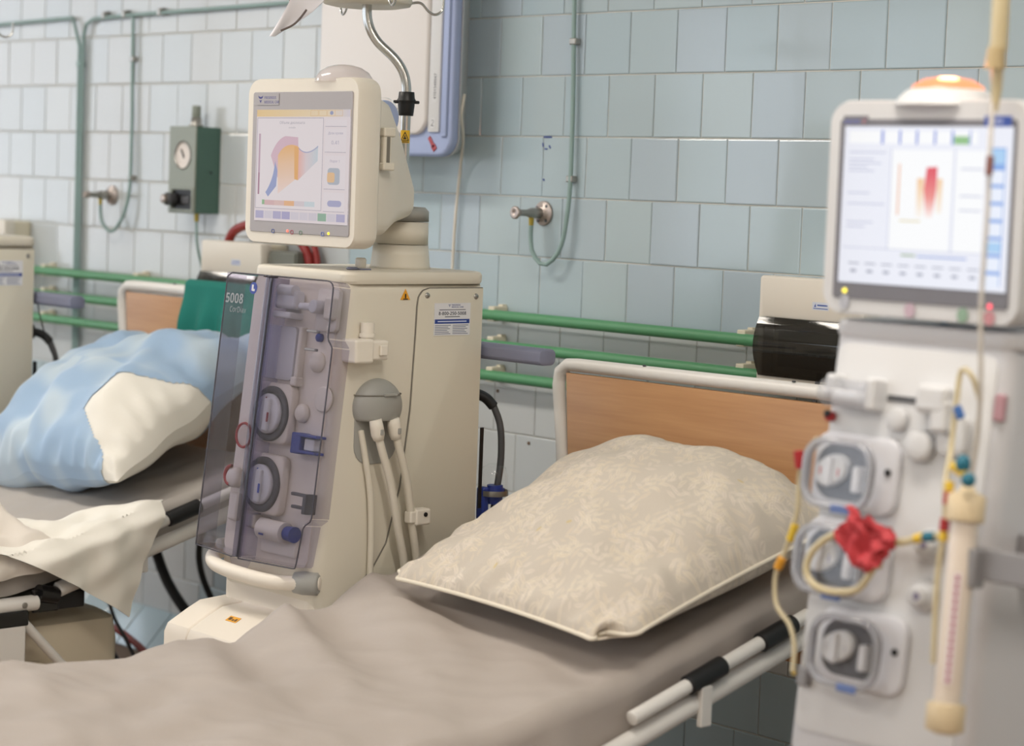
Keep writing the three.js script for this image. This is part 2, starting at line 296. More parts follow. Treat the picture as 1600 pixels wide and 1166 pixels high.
{ // pressure gauge box
  const t = thing('pressure_gauge_box', 'green metal wall box with round pressure gauge and top regulator', 'gauge', -5.272, 1.53, 0);
  add('box_body', bx(-0.066, 0.066, -0.128, 0.128, 0, 0.088, 0.004), mat.gaugeGreen, t);
  const holeR = []; for (let k = 0; k < 28; k++) { const a = k / 28 * Math.PI * 2; holeR.push([0.004 + Math.cos(a) * 0.042, 0.043 + Math.sin(a) * 0.042]); }
  add('front_plate', X(extr(rr(0.134, 0.258, 0.004), 0.006, 0.0015, 1, [holeR, rr(0.1, 0.06, 0.006).map(([a, b]) => [a + 0.006, b - 0.088])]), 0, 0, 0.087), mat.gaugeFront, t);
  const g = add('gauge', X(lathe([[0.0005, 0], [0.042, 0], [0.042, 0.008], [0.039, 0.0085], [0.038, 0.002], [0.0005, 0.002]], 36), 0.004, 0.043, 0.087, Math.PI / 2), mat.steel, t);
  const dialT = canvas(256, 256, (c) => { c.fillStyle = '#e6ddd6'; c.fillRect(0, 0, 256, 256); c.strokeStyle = '#403c3a'; c.lineWidth = 3; for (let k = 0; k <= 20; k++) { const a = (0.75 + k / 20 * 1.5) * Math.PI; const r = k % 5 ? 96 : 86; c.beginPath(); c.moveTo(128 + Math.cos(a) * r, 128 + Math.sin(a) * r); c.lineTo(128 + Math.cos(a) * 106, 128 + Math.sin(a) * 106); c.stroke(); } });
  add('dial', X(new THREE.CircleGeometry(0.038, 32), 0.004, 0.043, 0.0905), M('#ffffff', 0.5, 0, { map: dialT }), g);
  add('needle', X(rbox(0.006, 0.03, 0.0015, 0.0005), 0.001, 0.048, 0.092, 0, 0, 0.55), mat.black, g);
  add('recess', [bx(-0.044, 0.056, -0.117, -0.059, 0.0865, 0.0885, 0.001)], mat.black, t);
  add('recess_frame', X(extr(rr(0.116, 0.072, 0.006), 0.004, 0.001, 1, [rr(0.1, 0.058, 0.006)]), 0.006, -0.088, 0.0925), mat.gaugeFront, t);
  add('connector', [X(lathe([[0.0005, 0], [0.019, 0], [0.019, 0.028], [0.012, 0.032], [0.0005, 0.032]], 24), -0.036, -0.088, 0.092, Math.PI / 2), bx(0.0, 0.04, -0.1, -0.078, 0.088, 0.092, 0.002)], mat.darkGrey, t);
  add('connector_cap', X(lathe([[0.0005, 0], [0.013, 0], [0.013, 0.01], [0.008, 0.012], [0.0005, 0.012]], 20), -0.036, -0.088, 0.124, Math.PI / 2), mat.nickel, t);
  const r = add('regulator', X(lathe([[0.0005, 0], [0.022, 0], [0.022, 0.008], [0.017, 0.01], [0.015, 0.03], [0.0005, 0.03]], 8), 0, 0.127, 0.045), mat.steel, t);
  add('regulator_knob', X(lathe([[0.0005, 0], [0.0135, 0], [0.0135, 0.035], [0.012, 0.037], [0.0005, 0.037]], 22), 0, 0.155, 0.045), mat.gaugeFront, r);
  add('side_screw', X(cyl(0.004, 0.004, 0.003, 10), 0.0665, -0.006, 0.035, 0, 0, Math.PI / 2), mat.black, t);
  add('fitting', X(cyl(0.007, 0.008, 0.024, 6), 0.036, -0.14, 0.06), mat.brass, t);
  add('outlet_tube', tube([[0.036, -0.15, 0.06], [0.036, -0.22, 0.055], [0.033, -0.30, 0.03], [0.05, -0.40, 0.014], [0.06, -0.6, 0.014], [0.06, -1.1, 0.014]], 0.0042), mat.tubeGreen, t);
}
{ // bactericidal air recirculator
  const t = thing('air_sterilizer', 'white and blue wall-mounted air sterilizer unit', 'air purifier', -4.26, 1.583, 0);
  const R = (w, x, y0, z) => rr(w, 0.84, 0.05, 6).map(([a, b]) => [a + x, b + 0.42 + y0, z]);
  add('back_shell', loft([R(0.40, -0.07, 0.01, 0.0), R(0.45, -0.045, 0.004, 0.06), R(0.51, -0.015, 0, 0.12)], 0.5), M('#d5d8d8', 0.4), t);
  add('blue_frame', X(extr(rr(0.506, 0.84, 0.05, 6), 0.03, 0.01, 3), -0.015, 0.42, 0.118), mat.lightBlue, t);
  add('front_panel', X(extr(rr(0.44, 0.82, 0.045, 6), 0.02, 0.007, 3), -0.065, 0.465, 0.142), M('#dcd8d5', 0.35), t);
  add('side_strip', X(extr(rr(0.042, 0.77, 0.004, 2), 0.014, 0.003, 2), 0.178, 0.447, 0.142), M('#d3d4d5', 0.35), t);
  add('blue_strip', X(extr(rr(0.022, 0.70, 0.004, 2), 0.018, 0.005, 2), 0.216, 0.400, 0.138), mat.lightBlue, t);
  const num = print(512, 96, (c) => { c.fillStyle = '#d3d4d5'; c.fillRect(0, 0, 512, 96); c.fillStyle = '#3c3c42'; c.font = 'bold 74px sans-serif'; c.textAlign = 'center'; c.fillText('4101340047', 256, 74); });
  add('serial_print', X(plate(0.082, 0.0165), 0.182, 0.178, 0.1565, 0, 0, Math.PI / 2), num, t);
  add('number_print', X(plate(0.018, 0.026), 0.177, 0.085, 0.1565), print(64, 96, (c) => { c.fillStyle = '#d3d4d5'; c.fillRect(0, 0, 64, 96); c.fillStyle = '#55555c'; c.font = '84px sans-serif'; c.textAlign = 'center'; c.fillText('2', 32, 78); }), t);
  add('maker_print', X(plate(0.03, 0.03), 0.085, 0.088, 0.1627), print(96, 96, (c) => { c.fillStyle = '#dcd8d5'; c.fillRect(0, 0, 96, 96); c.fillStyle = '#8d8886'; c.beginPath(); c.ellipse(48, 25, 24, 13, 0, 0, 7); c.fill(); c.fillRect(10, 58, 76, 7); c.fillRect(10, 74, 60, 6); }), t);
  add('red_arrow', [X(rbox(0.034, 0.011, 0.003, 0.004), 0.168, 0.036, 0.1495, 0, 0, -0.9), X(rbox(0.016, 0.016, 0.003, 0.004), 0.178, 0.023, 0.1495, 0, 0, -0.9)], M('#a8474f', 0.5), t);
  tag(t.children[t.children.length - 1], 'red arrow sticker');
  add('power_cord', tube([[0.232, 0.16, 0.10], [0.234, 0.11, 0.11], [0.2, 0.05, 0.07], [0.135, -0.03, 0.018], [0.118, -0.14, 0.012], [0.112, -0.29, 0.012], [0.11, -0.6, 0.012], [0.11, -1.0, 0.012]], 0.0042), M('#dcd6c9', 0.5), t);
}
// breaker boxes with smoked doors
function breakerBox(label, x, y) {
  const t = thing('breaker_box', label, 'breaker box', x, y, 0, 'breaker boxes on the tiled wall');   // x, y: centre of the box
  add('back_box', bx(-0.142, 0.142, -0.125, 0.122, 0, 0.065, 0.006), mat.clip, t);
  add('front_cover', X(extr(rr(0.29, 0.25, 0.008), 0.04, 0.006, 2, [rr(0.255, 0.125, 0.006).map(([a, b]) => [a, b - 0.03])]), 0, 0, 0.062), mat.offwhite, t);
  const arc = []; for (let k = 0; k <= 10; k++) { const s = k / 10; arc.push([0.1 + 0.03 * Math.sin(Math.PI * (0.12 + 0.8 * s)), 0.034 - 0.13 * s]); }
  const inn = arc.map(([z, y]) => [z - 0.0025, y]).reverse();
  add('smoked_door', sideExtr([...arc, ...inn], 0.268, 0), mat.dark, t);
  const rail = add('breaker_row', bx(-0.1, 0.1, -0.075, 0.005, 0.06, 0.085, 0.003), M('#6d6d6b', 0.5), t);
  for (let k = 0; k < 6; k++) add('switch', bx(-0.09 + k * 0.032, -0.078 + k * 0.032, -0.05, -0.025, 0.084, 0.097, 0.002), mat.black, rail);
  add('nameplate', X(plate(0.045, 0.017), 0.028, 0.066, 0.1025), print(128, 48, (c) => { c.fillStyle = '#d4d9e4'; c.fillRect(0, 0, 128, 48); c.fillStyle = '#4a62a8'; c.beginPath(); c.moveTo(12, 30); c.lineTo(24, 8); c.lineTo(30, 30); c.fill(); c.fillRect(38, 14, 80, 9); c.fillRect(8, 36, 112, 5); }), t);
  add('lower_cable', tube([[0.03, -0.08, 0.098], [0.03, -0.15, 0.11], [0.03, -0.3, 0.08]], 0.006), mat.cable, t);
  for (const k of [-0.05, 0.05]) add('knockout', X(cyl(0.011, 0.011, 0.003, 18), k, 0.122, 0.035), mat.darkGrey, t);
  return t;
}
breakerBox('cream breaker box with dark smoked door above the wooden headboard', -2.887, 1.213);
breakerBox('cream breaker box with smoked door near the green cloth', -5.005, 1.203);
breakerBox('breaker box almost hidden behind the machine at the photo\'s left edge', -6.408, 1.221);
{
  const t = thing('junction_box', 'grey-green metal box mounted beside the cream breaker box', 'metal box', -4.79, 1.22, 0);
  add('box_body', bx(-0.065, 0.062, -0.12, 0.09, 0, 0.075, 0.004), M('#6c6e66', 0.5), t);
  add('lid', bx(-0.06, 0.057, -0.115, 0.085, 0.074, 0.08, 0.002), M('#74766d', 0.5), t);
  const h = thing('rubber_hose', 'red rubber hose arching over the cream breaker box', 'hose', 0, 0, 0);
  add('hose', tube([[-5.089, 1.32, 0.05], [-5.06, 1.352, 0.055], [-4.99, 1.376, 0.06], [-4.88, 1.385, 0.06], [-4.78, 1.36, 0.05], [-4.722, 1.30, 0.04], [-4.715, 1.2, 0.035], [-4.715, 0.7, 0.035]], 0.0135), mat.hoseRed, h);
  add('hose', tube([[-4.735, 1.37, 0.03], [-4.696, 1.3, 0.03], [-4.69, 1.2, 0.03], [-4.69, 0.7, 0.03]], 0.0095), mat.hoseRed, h);
}

// ------------------------------------------------------------------ dialysis machines
// local frame: origin on the floor under the rear face, x across, z to the front
const SL = 0.115, TILT = -Math.atan(SL);
const fz = (y) => 0.385 + (1.3 - y) * SL;
const onF = (g, x, y, out) => X(g, x, y, fz(y) + out, TILT);
const rot = Math.PI / 2;
const disc = (r, h, e = 0.002, s = 32) => X(lathe([[0.0003, 0], [r, 0], [r, h - e], [r - e, h], [0.0003, h]], s), 0, 0, 0, rot);
const warnTri = (c, w, h) => { c.fillStyle = '#e8b92c'; c.fillRect(0, 0, w, h); c.fillStyle = '#1c1a12'; c.beginPath(); c.moveTo(w / 2, h * 0.1); c.lineTo(w * 0.9, h * 0.82); c.lineTo(w * 0.1, h * 0.82); c.fill(); c.fillStyle = '#e8b92c'; c.beginPath(); c.moveTo(w / 2, h * 0.24); c.lineTo(w * 0.78, h * 0.75); c.lineTo(w * 0.22, h * 0.75); c.fill(); c.fillStyle = '#1c1a12'; c.fillRect(w * 0.45, h * 0.4, w * 0.1, h * 0.28); c.fillRect(w * 0.36, h * 0.58, w * 0.28, h * 0.12); c.fillRect(w * 0.12, h * 0.88, w * 0.76, h * 0.07); };
const logo = (c, x, y, s, col) => { c.fillStyle = col; c.beginPath(); c.moveTo(x, y); c.quadraticCurveTo(x + s / 2, y + s * 0.35, x + s, y); c.lineTo(x + s * 0.9, y + s * 0.28); c.quadraticCurveTo(x + s / 2, y + s * 0.55, x + s * 0.1, y + s * 0.28); c.fill(); c.beginPath(); c.moveTo(x + s * 0.22, y + s * 0.5); c.quadraticCurveTo(x + s / 2, y + s * 0.7, x + s * 0.78, y + s * 0.5); c.lineTo(x + s / 2, y + s * 0.95); c.fill(); };
const serviceSticker = print(512, 384, (c) => {
  c.fillStyle = '#dfe0e4'; c.fillRect(0, 0, 512, 384); logo(c, 195, 14, 34, '#3a4580'); c.fillStyle = '#3a4580'; c.font = 'bold 24px sans-serif'; c.fillText('FRESENIUS', 240, 32); c.fillText('MEDICAL CARE', 240, 56);
  c.fillStyle = '#333748'; c.fillRect(70, 76, 372, 8); c.font = 'bold 56px sans-serif'; c.textAlign = 'center'; c.fillText('8-800-250-5008', 256, 142); c.fillRect(150, 158, 212, 9);
  c.fillStyle = '#26408e'; c.fillRect(10, 192, 492, 52); c.fillStyle = '#dfe3f2'; c.fillRect(50, 212, 410, 12); c.fillStyle = '#7d8296'; for (const x of [14, 264]) for (let k = 0; k < 6; k++) c.fillRect(x, 260 + k * 20, 225 - (k * 37) % 60, 9);
});
function screenOne(c, w, h) {
  c.fillStyle = '#efe4e6'; c.fillRect(0, 0, w, h);
  const g = c.createLinearGradient(0, 0, w, 0); g.addColorStop(0, '#f6c667'); g.addColorStop(0.75, '#f7dca8'); g.addColorStop(1, '#d9d2de'); c.fillStyle = g; c.fillRect(0, 0, w, 64);
  c.strokeStyle = '#e0a040'; c.lineWidth = 3; for (const x of [600, 690, 780, 860]) { c.strokeRect(x, 6, 80, 50); } c.fillStyle = '#6b7bb0'; c.beginPath(); c.arc(825, 30, 18, 0, 7); c.fill();
  c.fillStyle = '#f4ecee'; c.fillRect(10, 76, 730, 830); c.strokeStyle = '#77728c'; c.lineWidth = 4; c.strokeRect(10, 76, 730, 830);
  c.fillStyle = '#8a8796'; c.font = '34px sans-serif'; c.textAlign = 'center'; c.fillText('Объем диализата', 400, 130); c.font = '22px sans-serif'; c.fillText('онлайн', 400, 170);
  c.fillStyle = '#b48aa4'; c.fillRect(30, 220, 20, 560); c.fillStyle = '#8a4a68'; c.fillRect(34, 580, 14, 200);
  c.fillStyle = '#d8a8bb'; c.beginPath(); c.moveTo(170, 420); c.quadraticCurveTo(230, 270, 330, 240); c.lineTo(470, 250); c.lineTo(480, 420); c.lineTo(250, 620); c.fill();
  c.fillStyle = '#6f87c8'; c.beginPath(); c.moveTo(120, 760); c.quadraticCurveTo(210, 640, 220, 470); c.lineTo(250, 560); c.lineTo(240, 700); c.lineTo(150, 800); c.fill();
  const o = c.createLinearGradient(240, 320, 300, 780); o.addColorStop(0, '#f5a23a'); o.addColorStop(0.4, '#f8be86'); o.addColorStop(1, '#f9dcd2'); c.fillStyle = o; c.beginPath(); c.moveTo(250, 420); c.quadraticCurveTo(310, 310, 420, 320); c.lineTo(470, 330); c.lineTo(470, 620); c.lineTo(260, 770); c.fill();
  c.fillStyle = '#f29a2e'; c.beginPath(); c.moveTo(430, 330); c.lineTo(480, 340); c.lineTo(480, 640); c.lineTo(440, 630); c.fill();
  const e = c.createLinearGradient(480, 0, 690, 0); e.addColorStop(0, '#f2a390'); e.addColorStop(0.4, '#e0cdd2'); e.addColorStop(1, '#bcd4de'); c.fillStyle = e; c.beginPath(); c.moveTo(480, 340); c.quadraticCurveTo(560, 430, 690, 320); c.lineTo(690, 460); c.lineTo(480, 640); c.fill();
  c.strokeStyle = '#7c88c0'; c.lineWidth = 8; c.beginPath(); c.moveTo(480, 350); c.quadraticCurveTo(570, 430, 690, 330); c.stroke();
  ['#d7a2a2', '#e2b4a8', '#f3a35a', '#d8ccd2', '#c4dce4'].forEach((q, k) => { c.fillStyle = q; c.fillRect(110 + k * 112, 830, 112, 46); }); c.fillStyle = '#62a860'; c.fillRect(84, 828, 28, 44);
  c.fillStyle = '#f2e9ec'; for (const [y, q] of [[90, 60], [170, 210], [410, 300], [740, 170]]) { c.fillRect(762, y, 225, q); c.strokeStyle = '#77728c'; c.lineWidth = 4; c.beginPath(); c.moveTo(762, y + q); c.lineTo(987, y + q); c.stroke(); }
  c.fillStyle = '#8c88a8'; c.font = '30px sans-serif'; c.fillText('Доза крови', 874, 220); c.font = '46px sans-serif'; c.fillText('0.41', 874, 310); c.font = '30px sans-serif'; c.fillText('Порог 1', 874, 470);
  c.fillStyle = '#9aa8b8'; c.beginPath(); c.roundRect(800, 520, 130, 150, 30); c.fill(); c.fillStyle = '#f0b468'; c.beginPath(); c.roundRect(796, 560, 80, 90, 20); c.fill();
  c.fillStyle = '#8c92c6'; c.beginPath(); c.roundRect(806, 810, 150, 56, 28); c.fill();
  const bt = ['#9a98c8', '#d4cedc', '#9a98c8', '#8d8cc4', '#d4cedc', '#d4cedc', '#cfc9d8', '#62a07a', '#d4cedc', '#9a98c8']; bt.forEach((q, k) => { c.fillStyle = q; c.fillRect(14 + k * 99, 930, 92, 70); });
  c.fillStyle = 'rgba(240,228,232,0.42)'; c.fillRect(0, 0, w, h);
}
function screenTwo(c, w, h) {
  c.fillStyle = '#f1f2fb'; c.fillRect(0, 0, w, h); c.fillStyle = '#ffffff'; c.fillRect(30, 30, 200, 80); c.fillRect(260, 30, 560, 80); c.fillRect(310, 150, 370, 640); c.fillRect(700, 150, 170, 640);
  c.fillStyle = '#5572d8'; for (const x of [235, 345, 450, 560, 665]) c.fillRect(x, 26, 12, 88); c.fillStyle = '#8fc07c'; c.fillRect(680, 60, 90, 52); c.fillStyle = '#5572d8'; c.fillRect(772, 26, 8, 88);
  const g = c.createLinearGradient(0, 260, 0, 570); g.addColorStop(0, '#e23b4a'); g.addColorStop(0.6, '#ef8a80'); g.addColorStop(1, '#fff0ea'); c.fillStyle = g; c.beginPath(); c.moveTo(525, 260); c.lineTo(590, 255); c.lineTo(590, 400); c.lineTo(570, 580); c.lineTo(530, 580); c.lineTo(512, 400); c.fill();
  const q = c.createLinearGradient(0, 300, 0, 580); q.addColorStop(0, '#f6c48c'); q.addColorStop(1, '#fffaf4'); c.fillStyle = q; c.fillRect(470, 330, 42, 250); c.fillRect(594, 330, 30, 220); c.fillStyle = '#f3b48a'; c.fillRect(352, 240, 10, 330); c.fillStyle = '#e6d6a0'; c.fillRect(370, 600, 130, 10);
  c.fillStyle = '#c9cbe0'; for (const y of [165, 210, 235, 260, 285, 430, 500, 620, 650]) c.fillRect(34, y, 120 + (y * 7) % 130, 9); c.fillRect(300, 140, 5, 660); c.fillRect(690, 140, 5, 660); c.fillRect(20, 790, 860, 6); for (const y of [260, 430, 520]) c.fillRect(730, y, 130, 10);
  c.fillStyle = '#88a46a'; c.fillRect(390, 820, 90, 12); c.fillStyle = '#7d98d8'; c.fillRect(490, 824, 300, 10); c.fillStyle = '#a7a9b8'; for (let k = 0; k < 8; k++) { c.fillRect(60 + k * 105, 890, 70, 10); c.fillRect(75 + k * 105, 935, 38, 20); }
  c.fillStyle = '#7fa6e6'; c.fillRect(890, 130, 100, 860); c.fillStyle = '#eef3ff'; for (let k = 0; k < 7; k++) c.fillRect(896, 270 + k * 108, 88, 86); c.fillStyle = '#a9d0f4'; c.fillRect(896, 715, 88, 66); c.fillRect(896, 140, 88, 90);
}
function monitor(t, o) {         // face at local z = 0.40, centre x = cx
  const cx = o.cx, y0 = o.y0, y1 = o.y1, w = o.w, h = y1 - y0, cy = (y0 + y1) / 2, zf = 0.40;
  const out = rr(w, h, 0.028, 6).map(([a, b]) => [a + (a < 0 ? -0.012 * (1 - (b / h * 2) ** 2) : 0), b + (b > 0 ? 0.006 : -0.006) * (1 - (a / w * 2) ** 2)]);
  const ring = (s, z, dy = 0) => out.map(([a, b]) => [cx + a * s, cy + b * s + dy, z]);
  const hs = add('monitor', loft([ring(0.90, zf - 0.075), ring(0.985, zf - 0.06), ring(1, zf - 0.05), ring(1, zf - 0.008), ring(0.985, zf)], 0.5), o.shell, t);
  const R2 = (ww, hh, z, dx, y) => rr(ww, hh, 0.03, 5).map(([a, b]) => [cx + a + dx, y + b, z]);
  add('rear_cowl', loft([R2(w * 0.86, h * 0.86, zf - 0.07, 0, cy), R2(w * 0.80, h * 0.8, zf - 0.12, 0, cy - 0.008), R2(w * 0.62, h * 0.56, zf - 0.18, 0, cy - 0.025), R2(w * 0.46, h * 0.24, zf - 0.245, 0, cy - 0.068)].reverse().map(r => r.slice()), 0.5), o.shell, hs);
  add('bezel', X(extr(rr(w - 0.036, h - 0.05, 0.006), 0.003, 0.001, 1), cx, cy - 0.002, zf - 0.001), o.bezel, hs);
  const [dx, dy, dw, dh] = o.display;
  add('display', X(thin(dw, dh, 0.001), cx + dx, dy, zf + 0.0025), M('#0c0c0e', 0.12, 0, { emissive: '#ffffff', emissiveMap: o.screen, emissiveIntensity: o.glow }), hs);
  const l = new THREE.RectAreaLight(o.lightColor, o.light, dw, dh); l.position.set(cx + dx, dy, zf + 0.006); l.rotation.y = Math.PI; t.add(l);
  const lamp = add('alarm_lamp', X(lathe(o.lampProfile, 36), cx + o.lampX, y1 - 0.006, zf - 0.05), o.lampMat, hs); lamp.scale.set(1, 1, 1);
  return hs;
}
function machineBase(t, c, panelMat, o = {}) {
  const prof = [[0.012, 0.34], [0.0, 0.40], [0.0, 1.298], [0.385, 1.303], [fz(0.66), 0.66], [fz(0.64) - 0.02, 0.625], [0.415, 0.58], [0.405, 0.34]];
  add('body', sideExtr(prof, 0.33, 0.026, 4), c, t);
  add('deck', loft([[0.985, 1.297], [1, 1.303], [1, 1.316], [0.985, 1.322], [0.95, 1.324]].map(([s, y]) => rr(0.336 * s, 0.392 * s, 0.03, 5).map(([a, b]) => [a, y, 0.193 - b])), 0.5), c, t);
  const pz = [[0.008, 0.38], [0.008, 1.288], [0.165, 1.288], [0.183, 1.283], [0.194, 1.27], [0.197, 1.25], [0.199, 1.19], [0.207, 1.03], [0.228, 0.865], [0.262, 0.745], [0.30, 0.69], [0.36, 0.645], [0.41, 0.612], [0.418, 0.59], [0.412, 0.38]];
  add('side_panel', X(extr(pz.map(([z, y]) => [-z, y]).reverse().map(p => p), 0.006, 0.002, 2), 0.162, 0, 0, 0, rot), panelMat, t);
  add('panel_seam', tube(pz.slice(1, 13).map(([z, y]) => [0.1655, y, z + 0.0015]), 0.0018, 0.004, 6), mat.seam, t);
  for (const [z, y] of [[0.172, 1.273], [0.03, 1.27], [0.39, 0.575]]) add('screw', X(lathe([[0.0005, 0.004], [0.005, 0.004], [0.0065, 0.001], [0.0065, 0]], 16), 0.167, y, z, 0, 0, -rot), mat.steel, t);
  add('service_sticker', X(thin(0.105, 0.07, 0.0006), 0.1685, 1.221, 0.098, 0, rot), serviceSticker, t);
  // push handle along the rear
  add('push_handle', [X(extr(rr(0.05, 0.036, 0.014), 0.55, 0.004, 2), -0.212, 1.148, -0.03, 0, rot), bx(-0.1, -0.06, 1.135, 1.16, -0.03, 0.01), bx(0.06, 0.1, 1.135, 1.16, -0.03, 0.01)], mat.blueGrey, t);
  // base with castors
  add('base', [bx(-0.2, 0.2, 0.13, 0.36, -0.02, 0.44, 0.02), bx(-0.24, 0.24, 0.09, 0.15, -0.06, 0.52, 0.02)], c, t);
  for (const [x, z] of [[-0.2, -0.02], [0.2, -0.02], [-0.2, 0.48], [0.2, 0.48]]) add('castor', [X(cyl(0.045, 0.045, 0.03), x, 0.045, z, 0, 0, rot), bx(x - 0.012, x + 0.012, 0.04, 0.1, z - 0.02, z + 0.02)], mat.darkGrey, t);
  add('power_plug', [tube([[0.10, 1.05, 0.0], [0.10, 1.05, -0.035], [0.115, 1.04, -0.06], [0.125, 1.02, -0.075]], 0.012, 0.02), bx(0.082, 0.118, 1.03, 1.07, -0.03, 0.0)], mat.black, t);
  add('power_cord', tube([[0.125, 1.025, -0.073], [0.138, 0.98, -0.085], [0.14, 0.9, -0.09], [0.135, 0.80, -0.08], [0.12, 0.6, -0.07], [0.1, 0.3, -0.05], [0.1, 0.16, -0.03]], 0.008), mat.cable, t);
}
function post(t, c, x, z) {
  add('monitor_post', X(lathe([[0.0005, 0], [0.069, 0], [0.066, 0.012], [0.063, 0.035], [0.061, 0.058], [0.0005, 0.059]], 40), x, 1.318, z), c, t);
  add('post_collar', X(lathe([[0.0005, 0], [0.0605, 0], [0.06, 0.049], [0.0005, 0.05]], 40), x, 1.3775, z), c, t);
  add('post_cap', X(lathe([[0.0005, 0], [0.0605, 0], [0.06, 0.022], [0.052, 0.031], [0.0005, 0.034]], 40), x, 1.428, z), mat.greyPlastic, t);
}
function ivPole(t, px, pz, c) {
  add('infusion_pole', tube([[px, 1.46, pz], [px, 1.76, pz], [px - 0.066, 1.838, pz + 0.066], [px - 0.066, 2.02, pz + 0.066]], 0.0105, 0.05, 18), mat.chrome, t);
  add('pole_clamp', X(lathe([[0.0105, -0.028], [0.016, -0.028], [0.0185, -0.006], [0.0185, 0.0], [0.021, 0.003], [0.021, 0.006], [0.0185, 0.01], [0.017, 0.024], [0.0105, 0.024]], 24), px, 1.687, pz), mat.black, t);
  add('clamp_lug', [X(rbox(0.058, 0.007, 0.012, 0.003), px, 1.689, pz, 0, 0.8, 0)], mat.black, t);
  add('warning_label', X(new THREE.CylinderGeometry(0.0111, 0.0111, 0.028, 20, 1, true, -0.35, 2.3), px, 1.613, pz), print(128, 128, warnTri), t);
  const hx = px - 0.066, hz = pz + 0.066;
  const tr = add('bag_holder', X(lathe([[0.0005, 0.006], [0.03, 0.004], [0.075, 0.0], [0.095, 0.004], [0.1, 0.014], [0.096, 0.024], [0.02, 0.034], [0.0005, 0.034]], 40), hx, 1.893, hz), mat.cream, t);
  for (let k = 0; k < 4; k++) { const a = k * rot + 0.35, q = (r, y) => [hx + Math.cos(a) * r, y, hz + Math.sin(a) * r]; add('hook', tube([q(0.09, 1.905), q(0.125, 1.91), q(0.145, 1.893), q(0.16, 1.887), q(0.176, 1.896), q(0.18, 1.93)], 0.003), mat.chrome, tr); }
}
// shallow clear tray: front plate with four returns, on the sloping front
function coverTray(pts, depth, out) {      // pts: outline [x, y] in front coordinates
  const f = extr(pts, 0.003, 0.001, 1), n = pts.length, g = [X(f, 0, -1.3, -0.003)];
  for (let i = 0; i < n; i++) { const [ax, ay] = pts[i], [bx_, by] = pts[(i + 1) % n], L = Math.hypot(bx_ - ax, by - ay); if (L < 0.012) continue; g.push(X(thin(L - 0.004, depth, 0.0025), 0, 0, 0, rot).rotateZ(Math.atan2(by - ay, bx_ - ax)).translate((ax + bx_) / 2, (ay + by) / 2 - 1.3, -depth / 2 - 0.003)); }
  const m = join(g); m.rotateX(TILT); m.translate(0, 1.3, 0.385 + out); return m;
}
const domeGeo = () => { const g = new THREE.SphereGeometry(0.064, 36, 24).scale(1, 0.92, 0.62), p = g.attributes.position; for (let i = 0; i < p.count; i++) if (p.getY(i) < -0.028) p.setY(i, -0.028 + (p.getY(i) + 0.028) * 0.08); g.computeVertexNormals(); return g; };
const rim = (pts, r, out) => tube([...pts, pts[0]].map(([x, y]) => [x, y, fz(y) + out]), r, 0.006, 8);

